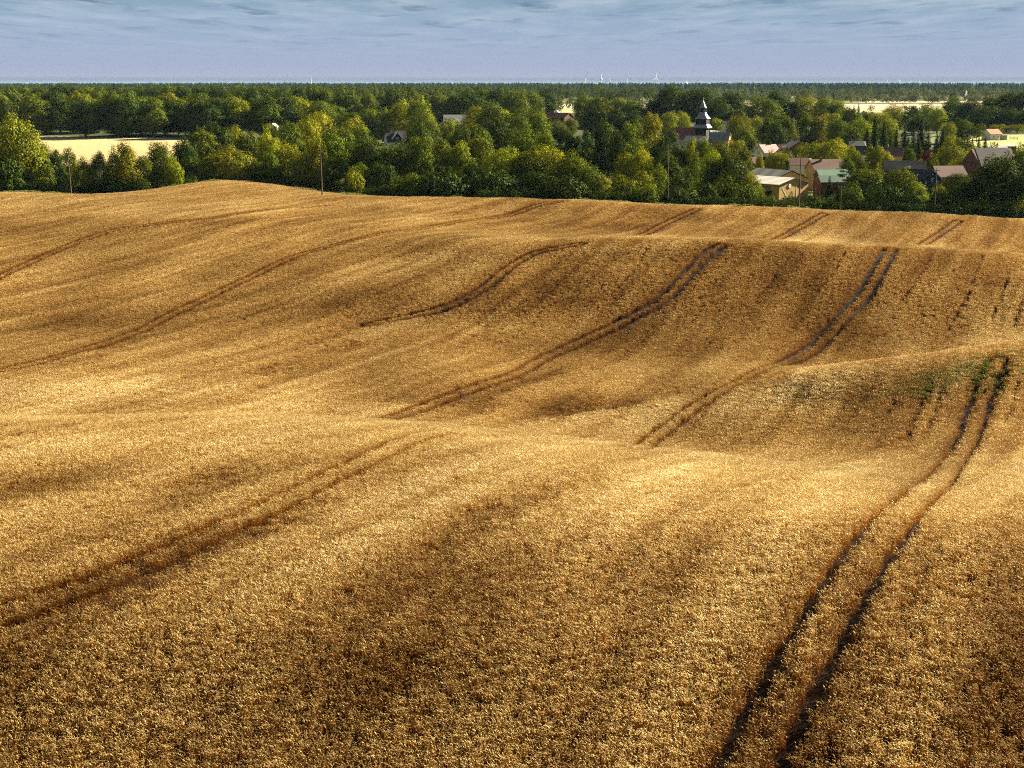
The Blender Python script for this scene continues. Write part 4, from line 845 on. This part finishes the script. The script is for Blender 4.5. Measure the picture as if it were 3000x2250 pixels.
house('farm_house', 'red brick house with dark brown roof right of the dark blue house', 'house', 2776, 448, 10, 8, -515, -487, 12, W_rbrick, R_brown, (), [('s-', -2.5, 2.2, .9, 1.2), ('s-', 0, 2.2, .9, 1.2)], row=500)
house('long_barn', 'long red brick barn under a large dark roof at the right', 'barn', 2900, 465, 17, 12, -490, -435, 24, W_rbrick, R_dark, (), [], hip=2.0, row=480)
house('village_hut', 'flat white-roofed hut above the large dark barn roof', 'hut', 2920, 560, 7.5, 4, -436, -428, 5, W_white, R_white, row=430)
house('village_hut', 'low hut with tan roof right of the flat white roof', 'hut', 2948, 590, 7, 5, -428, -421, 0, W_brown, R_cream, row=420)
t = house('cottage', 'small white cottage with orange tiled roof on the bright lawn', 'house', 2906, 715, 7.6, 6.4, -392, -379, 24, W_white, R_orange, (), [('s-', -1.5, 1.5, .9, .9), ('s-', 1.5, 1.5, .9, .9)], row=390)
house('village_house', 'red tiled house between dark oaks right of the church', 'house', 2196, 950, 6.5, 7, -334, -319, -10, W_white, R_red, row=335)
house('village_house', 'narrow white house wall among trees just right of the church tower', 'house', 2126, 720, 3.5, 4, -362, -355, 0, W_white, R_dark, (), [('s-', 0.6, 8.0, .8, 1.2)], row=365)
house('village_house', 'low pale roof just right behind the church choir', 'house', 2104, 700, 8.0, 5, -389, -383, 6, W_brown, R_white, row=385)
house('village_house', 'white gable glimpsed between conifers right of the church', 'house', 2530, 900, 4.4, 6, -338, -325, 80, W_white, R_white, row=335)
# left part of the wood
t = house('gabled_house', 'black-roofed house with white dormer and pale bargeboards in the trees', 'house', 1158, 668, 9.6, 8.0, 5.0, 9.9, 20, W_white, R_dark, [(-2.8, 0, .7, 1.3)], [], row=400, verge=X_white)
def dormer(t):
    DZ = -.4; V = [(-1.9, -3.9, 5.2), (1.9, -3.9, 5.2), (1.9, -3.9, 6.9), (0, -3.9, 9.3), (-1.9, -3.9, 6.9), (-1.9, 0, 5.2), (1.9, 0, 5.2), (1.9, 0, 6.9), (0, 0, 9.3), (-1.9, 0, 6.9)]
    d = new_mesh('dormer', V, [(0, 1, 2, 3, 4), (5, 9, 8, 7, 6), (0, 4, 9, 5), (1, 6, 7, 2), (4, 3, 8, 9), (3, 2, 7, 8)], W_black, t)
    B = []
    for s in (-1, 1):
        V = [(0, -4.25, 9.65), (s * 2.4, -4.25, 6.55), (s * 2.4, -4.25, 6.2), (0, -4.25, 9.2), (0, -.2, 9.65), (s * 2.4, -.2, 6.55), (s * 2.4, -.2, 6.2), (0, -.2, 9.2)]
        new_mesh('bargeboard', V, [(0, 1, 2, 3), (4, 7, 6, 5), (0, 4, 5, 1), (2, 6, 7, 3), (1, 5, 6, 2)], X_white, d)
    window(d, 's-', 1, 7.8, 0, 6.3, 1.5, 1.2)
dormer(t)
house('village_house', 'white gable end showing between trees on the left wood slope', 'house', 802, 640, 3, 3.6, -372, -363, 75, W_white, R_white, row=368)
house('long_shed', 'long white-roofed shed among bright trees left of the picture middle', 'shed', 1337, 840, 15, 9, -356, -337, 4, W_white, R_white, row=348)
t = house('hay_barn', 'open timber barn with red roof and white ridge left of the church', 'barn', 1636, 860, 17, 10, -344, -331, 60, W_brown, R_red, (), (), row=345, over=.5)
t.rotation_euler = (0, 0, rad(-40))
new_mesh('slat_panel', *boxes([(7.56, 0, z, .12, 8.6, .28) for z in (1.2, 2.2, 3.2, 4.2, 5.2, 6.2, 7.2)]), W_tan, t)
def silo():
    Y = 885; X = XY(1631, Y, 330); z = gz(X, Y); hs = zrow(323, Y) - z; prof = [(0, 1.9), (hs - 2.4, 1.9), (hs - 1.3, 1.75), (hs - .6, 1.3), (hs - .1, .6), (hs, .05)]
    V = []; F = []
    for (zz, r) in prof:
        for k in range(20): V.append((r * math.cos(k * .31416), r * math.sin(k * .31416), zz))
    for i in range(len(prof) - 1):
        for k in range(20): F.append((i*20 + k, i*20 + (k+1) % 20, (i+1)*20 + (k+1) % 20, (i+1)*20 + k))
    t = thing('silo', 'white domed silo standing behind the timber barn ridge', 'silo', (X, Y, z)); new_mesh('tank', V, F, X_white, t, smooth=True)
    new_mesh('ladder', *boxes([(-.25, -1.56, 5, .05, .08, 10), (.25, -1.56, 5, .05, .08, 10)] + [(0, -1.56, k * .5 + .3, .45, .05, .05) for k in range(19)]), X_steel, t)
silo()

# --- village church: brick nave, tarred timber tower with two skirts, lantern and spire
def church():
    Y = 680; X = XY(2058, Y, 370); z = gz(X, Y); zt = lambda row: zrow(row, Y) - z
    t = thing('church', 'village church with black timber tower, bell-cast roofs and pointed spire', 'church', (X, Y, z), rad(-24))
    new_mesh('nave_wall', *gable_wall(18, 8.6, zt(406), zt(376)), W_cream, t).location = (-7.5, 0, 0)
    r = new_mesh('nave_roof', *gable_roof(18, 8.6, zt(406), zt(376), .3), R_red, t); r.location = (-7.5, 0, 0)
    new_mesh('aisle_wall', *boxes([(-1.5, -6.2, zt(425) / 2, 11, 4.0, zt(425))]), W_cream, t)
    a0, a1 = zt(412), zt(397); V = [(-7.2, -8.4, a0), (4.2, -8.4, a0), (4.2, -3.9, a1), (-7.2, -3.9, a1)]; V += [(x, y, q - .2) for (x, y, q) in V]
    new_mesh('aisle_roof', V, [(0, 1, 2, 3), (7, 6, 5, 4), (0, 4, 5, 1), (1, 5, 6, 2), (2, 6, 7, 3), (3, 7, 4, 0)], R_cream, t)
    c = new_mesh('choir_wall', *gable_wall(9.5, 7.4, zt(412), zt(388)), W_tan, t); c.location = (9.4, -.8, 0)
    c = new_mesh('choir_roof', *gable_roof(9.5, 7.4, zt(412), zt(388), .35), R_grey, t); c.location = (9.4, -.8, 0)
    def frus(name, levels, mat, parent, base=None):
        V = []; F = []; R45 = rad(0)
        for (row, h) in levels: V += [(-h, -h, zt(row)), (h, -h, zt(row)), (h, h, zt(row)), (-h, h, zt(row))]
        n = len(levels)
        for i in range(n - 1): F += [(4*i + k, 4*i + (k+1) % 4, 4*i + 4 + (k+1) % 4, 4*i + 4 + k) for k in range(4)]
        F += [(3, 2, 1, 0), (4*n - 4, 4*n - 3, 4*n - 2, 4*n - 1)]; return new_mesh(name, V, F, mat, parent)
    k = 1 / 1.32
    s1 = frus('tower_stage', [(440, 3.7 * k * .98), (374, 3.55 * k * .98)], W_black, t)
    frus('tower_skirt', [(375, 5.0 * k), (373.6, 5.0 * k), (364.6, 3.75 * k)], R_slate, s1)
    s2 = frus('tower_stage', [(364.8, 3.55 * k), (347.4, 3.5 * k)], W_black, t)
    frus('bell_roof', [(348.4, 4.15 * k), (347.2, 4.15 * k), (341, 3.05 * k), (335, 2.25 * k), (329, 1.95 * k)], R_slate, s2)
    ln = new_mesh('lantern', *boxes([(sx * 1.2, sy * 1.2, (zt(329) + zt(315)) / 2, .34, .34, zt(315) - zt(329)) for sx in (-1, 1) for sy in (-1, 1)] + [(0, 0, zt(328.5) + .1, 2.7, 2.7, .22), (0, 0, zt(325.5), 2.8, 2.8, .14), (0, 0, zt(316.5), 2.7, 2.7, .5), (0, 0, (zt(329) + zt(316)) / 2, 1.3, 1.3, zt(316) - zt(329))]), W_black, t)
    sp = frus('spire', [(316, 2.1 * k), (315.2, 2.1 * k), (311.5, 1.5 * k), (305, 1.0 * k), (298, .45 * k), (293.5, .06)], R_slate, t)
    new_mesh('weather_vane', *boxes([(0, 0, zt(290), .09, .09, zt(286) - zt(294)), (.25, 0, zt(288.6), .7, .05, .32)]), X_steel, sp)
    for (a, zz) in ((-1.5, 350), (0, 350), (1.5, 350)): pass
    w = new_mesh('louvre', *boxes([(s * .9, -3.55 * k - .03, zt(356), .7, .06, 1.3) for s in (-1, 1)] + [(3.55 * k + .03, s * .9, zt(356), .06, .7, 1.3) for s in (-1, 1)]), X_dark, s2)
    for q in (-6.2, -3.2, .2, 3.0): new_mesh('window', *boxes([(q - 1.2, -8.24, zt(425) * .62, .8, .08, 1.9)]), X_glass, t)
    new_mesh('window', *boxes([(14.2, -.8, zt(412) * .62, .08, 1.0, 2.0)]), X_glass, t)
church()

# --- stacked logs beside the barn
def logs():
    rng = np.random.RandomState(3); Y = 412; X = XY(2394, Y, 550); z = gz(X, Y) + 1.0; V = []; F = []
    for i in range(13):
        for j in range(7):
            if rng.rand() < .12 + .05 * j: continue
            r = rng.uniform(.13, .22); cx = (i - 6) * .40 + (j % 2) * .2; cz = j * .34 + r; b = len(V); y0 = -rng.uniform(.4, .6)
            for y in (y0, 1.2): V += [(cx + r * math.cos(k * .785), y, cz + r * math.sin(k * .785)) for k in range(8)]
            F += [tuple(b + k for k in range(7, -1, -1))[::-1]] + [(b + k, b + (k+1) % 8, b + 8 + (k+1) % 8, b + 8 + k) for k in range(8)]
    o = new_mesh('wood_pile', V, F, X_log); o.location = (X, Y, z - .6); tag(o, 'stack of pale sawn logs beside the right end of the yellow brick barn', 'wood pile')
logs()

# --- garden fence by the cottage
def fence():
    Y = 712; X = XY(2940, Y, 400); z = gz(X, Y)
    t = thing('paddock_fence', 'timber rail fence and grey board screen right of the white cottage', 'fence', (X, Y, z))
    new_mesh('board_screen', *boxes([(-1.6 + k * .3, 0, 1.2, .27, .06, 2.4) for k in range(12)]), W_grey, t)
    for k in range(3): new_mesh('post', *boxes([(3.4 + k * 2.0, 0, .9, .16, .16, 1.9)]), X_wood, t)
    for k in range(2): new_mesh('rail', *boxes([(5.4, -.1, .7 + k * .7, 4.2, .06, .14)]), X_wood, t)
fence()

# ------------------------------------------------------------------ poles along the field edge
def pole(x, top, base, Y, label, arm=None, lean=0.0, r=.15, brace=False):
    X = XY(x, Y, base); z = gz(X, Y); H = zrow(top, Y) - z
    t = thing('utility_pole', label, 'utility pole', (X, Y, z - .3)); t['group'] = 'wooden power poles along the edge of the wheat'; t.rotation_euler = (0, lean, 0)
    v, f = tubes([[((0, 0, 0), r * 1.15), ((0, 0, H * .5), r), ((0, 0, H + .3), r * .72)]], 8); new_mesh('shaft', v, f, X_wood, t, smooth=True)
    if arm:
        a = new_mesh('crossarm', *boxes([(0, -.12, H - .35, arm, .10, .14)]), X_wood, t)
        for k in (-1, 0, 1): new_mesh('insulator', *boxes([(k * arm * .42, -.12, H - .2, .09, .09, .20), (k * arm * .42, -.12, H - .13, .14, .14, .05)]), X_white, a)
    else:
        for k in (0, 1): new_mesh('insulator', *boxes([(.14 * (1 if k else -1), 0, H - .1 - .3 * k, .12, .09, .16)]), X_white, t)
    if brace:
        v, f = tubes([[((-1.9, .2, 0), r * .9), ((-.1, .05, H * .86), r * .6)]], 8); new_mesh('brace', v, f, X_wood, t, smooth=True)
pole(209, 441, 569, 371, 'leftmost tall wooden pole at the wheat edge, beside the pale field', arm=1.5, lean=-.018)
pole(944, 432, 572, 372, 'tall wooden pole standing in the wheat on the right flank of the knoll', lean=-.01, r=.17)
pole(869, 484, 509, 424, 'short thin pole above the hedge, just left of the tall knoll pole')
pole(1271, 511, 567, 386, 'thin pole in front of the dark round bush near the picture middle')
pole(1957, 438, 594, 384, 'thin tall pole among dark trees below and left of the church', lean=-.015, r=.12)
pole(2340, 462, 608, 380, 'tall pole directly in front of the yellow brick barn gable', r=.18)
pole(2462, 542, 611, 380, 'short dark pole with crossarm between the barn and the blue house', arm=1.8, r=.12)
pole(2738, 492, 600, 386, 'pole with T-shaped crossarm in front of the dark blue house', arm=1.7, r=.15)

# ------------------------------------------------------------------ on the horizon
TURB = []
def turbine(x, top, Y, label, ang, yaw):
    X = XY(x, Y, 240); z = gz(X, Y); hub = zrow(top, Y) - z; Rr = hub * .48; t = thing('wind_turbine', label, 'wind turbine', (X, Y, z), rad(yaw)); t['group'] = 'wind turbines on the horizon'
    hub = hub - Rr * .62; k = hub / 90
    v, f = tubes([[((0, 0, 0), 5.0 * k), ((0, 0, hub * .5), 4.2 * k), ((0, 0, hub), 3.2 * k)]], 10); new_mesh('tower', v, f, X_steel, t, smooth=True)
    n = new_mesh('nacelle', *boxes([(0, 1 * k, hub + 1.2 * k, 4 * k, 11 * k, 4.6 * k)]), X_steel, t)
    for b in range(3):
        a = rad(ang + 120 * b); d = np.array([math.sin(a), 0, math.cos(a)]); q = np.array([math.cos(a), 0, -math.sin(a)]); c = np.array([0, -6 * k, hub + 1.2 * k]); V = []
        for (s, wd) in ((0, 3.6), (.2, 6.4), (.6, 4.6), (1, 1.6)):
            p = c + d * Rr * s
            for (sx, sy) in ((-.5, -.3), (.5, -.3), (.5, .3), (-.5, .3)): V.append(p + q * wd * k * sx + np.array([0, wd * k * sy * .5, 0]))
        F = [(4*i + j, 4*i + (j+1) % 4, 4*i + 4 + (j+1) % 4, 4*i + 4 + j) for i in range(3) for j in range(4)] + [(3, 2, 1, 0), (12, 13, 14, 15)]
        new_mesh('blade', V, F, X_steel, t)
for i, (x, top, Y, a) in enumerate([(1715, 216, 7600, 20), (1787, 223, 8600, 95), (1837, 219, 8000, 95), (1921, 218, 7800, 5), (1983, 223, 8200, 60), (2052, 223, 8600, 0)]):
    turbine(x, top, Y, ['first wind turbine from the left of the horizon row, left of the lattice mast', 'second wind turbine from the left, just right of the horizon mast', 'third wind turbine from the left on the horizon', 'fourth wind turbine from the left on the horizon', 'fifth wind turbine from the left, above the big dark oaks', 'sixth wind turbine from the left, above the church spire'][i], a, [10, -20, 0, 40, 5, 30][i])
for i, x in enumerate([2524, 2541, 2582, 2599, 2634, 2668, 2693]):
    turbine(x, 230 + (i % 3) * 3, 14000 + 500 * (i % 3), f'tiny faint wind turbine far right on the horizon, {["first", "second", "third", "fourth", "fifth", "sixth", "seventh"][i]} of seven', 17 * i, 12 * i)
def mast(name, x, top, Y, label, r, bulge=False, cat='mast'):
    X = XY(x, Y, 240); z = gz(X, Y); H = zrow(top, Y) - z; t = thing(name, label, cat, (X, Y, z))
    P = [[((0, 0, 0), r), ((0, 0, H * .7), r * .8), ((0, 0, H), r * .35)]]; v, f = tubes(P, 8); new_mesh('shaft', v, f, X_steel, t)
    if bulge: v, f = tubes([[((0, 0, H * .50), r * 1.2), ((0, 0, H * .54), r * 2.6), ((0, 0, H * .62), r * 2.6), ((0, 0, H * .66), r * 1.2)]], 12); new_mesh('gallery', v, f, X_steel, t)
mast('radio_mast', 911, 221, 6500, 'lone pale radio mast on the left part of the horizon', 2.0)
mast('radio_tower', 1761, 217, 7400, 'radio tower with thick gallery between the first two wind turbines', 3.2, True, 'tower')
def far_steeple():
    Y = 6000; x = 2011; X = XY(x, Y, 245); z = gz(X, Y); H = zrow(238, Y) - z; t = thing('distant_steeple', 'pale church steeple on the horizon right of the fifth wind turbine', 'steeple', (X, Y, z))
    v, f = tubes([[((0, 0, 0), 8), ((0, 0, H * .62), 8)]], 4); new_mesh('tower', v, f, X_steel, t); v, f = tubes([[((0, 0, H * .62), 8.5), ((0, 0, H * .75), 3.5), ((0, 0, H), .4)]], 4); new_mesh('spire', v, f, X_steel, t)
far_steeple()
def pylon(x, top, Y, label):
    X = XY(x, Y, 280); z = gz(X, Y); H = zrow(top, Y) - z; P = []
    for sx in (-1, 1):
        for sy in (-1, 1): P.append([((sx * H * .09, sy * H * .09, 0), .28), ((sx * H * .015, sy * H * .015, H), .2)])
    for i in range(9):
        a = i / 9; b = (i + 1) / 9; ra = H * (.09 - .075 * a); rb = H * (.09 - .075 * b)
        for s in (-1, 1): P.append([((-s * ra, -ra, H * a), .16), ((s * rb, -rb, H * b), .16)]); P.append([((ra, -s * ra, H * a), .16), ((rb, s * rb, H * b), .16)])
    t = thing('lattice_pylon', label, 'pylon', (X, Y, z)); v, f = tubes(P, 4); new_mesh('lattice', v, f, X_steel, t)
    for q, w in ((.66, .34), (.80, .26), (.93, .18)): v, f = tubes([[((-w * H * .5, 0, H * q), .22), ((0, 0, H * q + .8), .3), ((w * H * .5, 0, H * q), .22)]], 4); new_mesh('crossarm', v, f, X_steel, t)
pylon(2830, 266, 1800, 'grey lattice power pylon in front of the far woods at the right')

# ------------------------------------------------------------------ far woods: masses of crowns nobody could count
def far_wood(name, label, spec, shapes, tone, seed):
    rng = np.random.RandomState(seed); P = []; S = []
    for (u0, u1, y0, y1, dy, dx, h, wd) in spec:
        y = y0
        while y < y1:
            n = int((u1 - u0) * y / dx); x = (u0 + (u1 - u0) * (np.arange(n) + rng.rand(n)) / n) * y; yy = y + rng.uniform(-.5, .5, n) * dy
            m = VN(seed)(x / (dx * 9), yy / (dx * 9)) > .12; x, yy = x[m], yy[m]
            P.append(np.stack([x, yy, ground_z(x, yy)], 1)); hh = h * rng.uniform(.75, 1.15, len(x)); ww = wd * rng.uniform(.8, 1.25, len(x))
            S.append(np.stack([ww, ww, hh], 1)); y += dy
    P = np.concatenate(P); S = np.concatenate(S); n = len(P)
    R = np.stack([np.zeros(n), np.zeros(n), rng.uniform(0, 6.28, n)], 1); cl = []
    for k in range(4):
        if shapes == 'pine' and k < 3:
            m = 150; z = rng.rand(m) ** .8; a = rng.rand(m) * 6.283; rr = .5 * (1 - z) ** .7 * rng.uniform(.5, 1, m)
            Q = np.stack([np.cos(a) * rr, np.sin(a) * rr, .1 + .9 * z], 1); N = np.stack([np.cos(a), np.sin(a), .5 + 0 * a], 1)
        else:
            Q = []; N = []
            for b in range(9):
                c = unit(rng.normal(0, 1, 3)) * [.28, .28, .26] + [0, 0, .56]; d = unit(rng.normal(0, 1, (34, 3))); Q.append(c + d * [.24, .24, .22] * rng.uniform(.7, 1.05, (34, 1))); N.append(d + [0, 0, .4])
            Q = np.concatenate(Q); N = np.concatenate(N); Q[:, 2] = np.maximum(Q[:, 2], .02)
        v, f, t = leaves(rng, Q, N, .105, np.clip(rng.normal(.5, .22, len(Q)), 0, 1)); cl.append((v, f, t))
    o = instancer(name, P, S, R, rng.randint(0, 4, n), cl, M_far)
    o.color = (*tone, 1); o['kind'] = 'stuff'; tag(o, label, 'woodland'); print(name, n)
def mk_far():
    m = bpy.data.materials.new('far_foliage'); m.use_nodes = True; w = NT(m.node_tree)
    oi = w.n('ShaderNodeObjectInfo'); at = w.n('ShaderNodeAttribute', attribute_name='part'); g = w.n('ShaderNodeNewGeometry')
    tn = w.ramp(at.outputs['Fac'], [(0.0, (.6, .6, .6)), (1.0, (1.4, 1.4, 1.4))])
    nz = w.n('ShaderNodeTexNoise', i_Scale=0.02, i_Detail=3.0); w.l(g.outputs['Position'], nz.inputs[0])
    t2 = w.ramp(nz.outputs[0], [(0.35, (.7, .75, .8)), (0.65, (1.3, 1.2, 1.0))])
    c = w.mix(1.0, w.mix(1.0, oi.outputs['Color'], tn, 'MULTIPLY'), t2, 'MULTIPLY')
    d = w.n('ShaderNodeBsdfDiffuse'); w.l(c, d.inputs[0]); t = w.n('ShaderNodeBsdfTranslucent'); w.l(c, t.inputs[0])
    a = w.n('ShaderNodeMixShader', i_0=0.3); w.l(d.outputs[0], a.inputs[1]); w.l(t.outputs[0], a.inputs[2])
    o = w.n('ShaderNodeOutputMaterial'); w.l(a.outputs[0], o.inputs[0]); return m
M_far = mk_far()
far_wood('broadleaf_wood', 'rounded broadleaf treetops of the wood just beyond the nearer trees, left and middle', [(-.46, -.02, 1020, 1500, 34, 11, 21, 14), (-.46, -.14, 1500, 2200, 60, 14, 20, 16), (-.14, .1, 1660, 2300, 60, 12, 19, 14)], 'round', (.055, .075, .014), 31)
far_wood('hedgerow_wood', 'grey-green hedgerow trees between the pale far fields on the right', [(.10, .5, 1650, 1700, 18, 12, 11, 12), (.2, .5, 1860, 1960, 40, 14, 17, 15), (.10, .2, 1790, 1960, 40, 13, 17, 15), (.30, .5, 1395, 1405, 10, 60, 7, 9), (.22, .45, 1240, 1250, 10, 24, 8, 9), (.03, .19, 1190, 1230, 20, 12, 15, 13)], 'round', (.085, .100, .040), 32)
far_wood('pine_forest', 'dark blue-green pine forest stretching across the plain to the horizon', [(-.46, .5, 2000, 2600, 75, 9, 19, 9), (-.46, .5, 2700, 4200, 200, 12, 19, 12), (-.46, .5, 4400, 8000, 450, 18, 18, 20), (-.46, .5, 8500, 20000, 1400, 34, 15, 40)], 'pine', (.034, .060, .052), 33)

# ------------------------------------------------------------------ haze
HZ_C = (3000.0, 11500.0)
def build_haze():
    m = bpy.data.materials.new('haze'); m.use_nodes = True; w = NT(m.node_tree)
    v = w.n('ShaderNodeVolumePrincipled'); v.inputs['Color'].default_value = (.50, .76, 1.0, 1); v.inputs['Density'].default_value = HAZE_DENSITY; v.inputs['Anisotropy'].default_value = 0.0
    o = w.n('ShaderNodeOutputMaterial'); w.l(v.outputs[0], o.inputs['Volume'])
    x, y0, y1, z0, z1 = 34000, -400, 26000, -3, 66
    V = [(-x, y0, z0), (x, y0, z0), (x, y1, z0), (-x, y1, z0), (-x, y0, z1), (x, y0, z1), (x, y1, z1), (-x, y1, z1)]
    F = [(0, 3, 2, 1), (4, 5, 6, 7), (0, 1, 5, 4), (1, 2, 6, 5), (2, 3, 7, 6), (3, 0, 4, 7)]
    h = new_mesh('haze', V, F, m); h['kind'] = 'stuff'; h['category'] = 'haze'; h['label'] = 'thin blue summer haze lying over the whole plain'
HAZE_DENSITY = 1.4e-5
build_haze()

# ------------------------------------------------------------------ labels of the trees, each counted along its own row
def ordinal(n): return f"{n}{'th' if 10 <= n % 100 <= 20 else {1: 'st', 2: 'nd', 3: 'rd'}.get(n % 10, 'th')}"
TWORD = {'dark': 'dark green', 'mid': 'green', 'light': 'bright green', 'gold': 'golden green', 'blue': 'blue-green', 'purple': 'dark purple', 'grey': 'grey-green'}
KWORD = {'round': 'broad tree', 'tall': 'tall tree', 'birch': 'feathery birch', 'poplar': 'slender tree', 'orchard': 'garden tree', 'bush': 'bush', 'spruce': 'spruce', 'pine': 'pine'}
ROWWORD = {'along the far edge of the wheat, left of the tall middle pole': 'at wheat edge left of knoll pole', 'along the far edge of the wheat, between the tall middle pole and the barn': 'at wheat edge between knoll pole and barn',
 'along the far edge of the wheat, beside and right of the barn': 'at wheat edge right of the barn', 'in the second row of the wood, left of the half-timbered gables': 'in the second row on the left',
 'in the second row of the wood, left of the church': 'in the second row left of the church', 'round the church': 'round the church', 'behind the village, right of the church': 'behind the village', 'in the middle of the village on the right': 'among the village gardens',
 'behind the pale field on the left': 'directly behind the pale field', 'one row behind the trees of the pale field': 'in the row behind that', 'at the top of the wood on the left': 'topmost in the left wood',
 'halfway up the wood left of the long white roof': 'halfway up the wood left', 'on the skyline left of the long white roof': 'on the skyline left of centre', 'on the skyline between the white roof and the church': 'on the skyline left of the church',
 'halfway up the wood right of the long white roof': 'by the white shed roof', 'halfway up the wood beside the brown barn': 'beside the timber barn'}
ROWWORD['one row behind the trees of the pale field'] = 'two rows behind the pale field'
by = {}
for t in TREES: by.setdefault((t[3], t[1], t[2]), []).append(t)
for (row, kind, tone), L in by.items():
    L.sort(key=lambda t: t[0].location.x / t[0].location.y)
    for i, t in enumerate(L):
        pos = f", {ordinal(i + 1)} from left" if len(L) > 1 else ''
        t[0]['label'] = f"{TWORD[tone]} {KWORD[kind]} {ROWWORD[row]}{pos}"; t[0]['group'] = 'trees and bushes ' + ROWWORD[row]
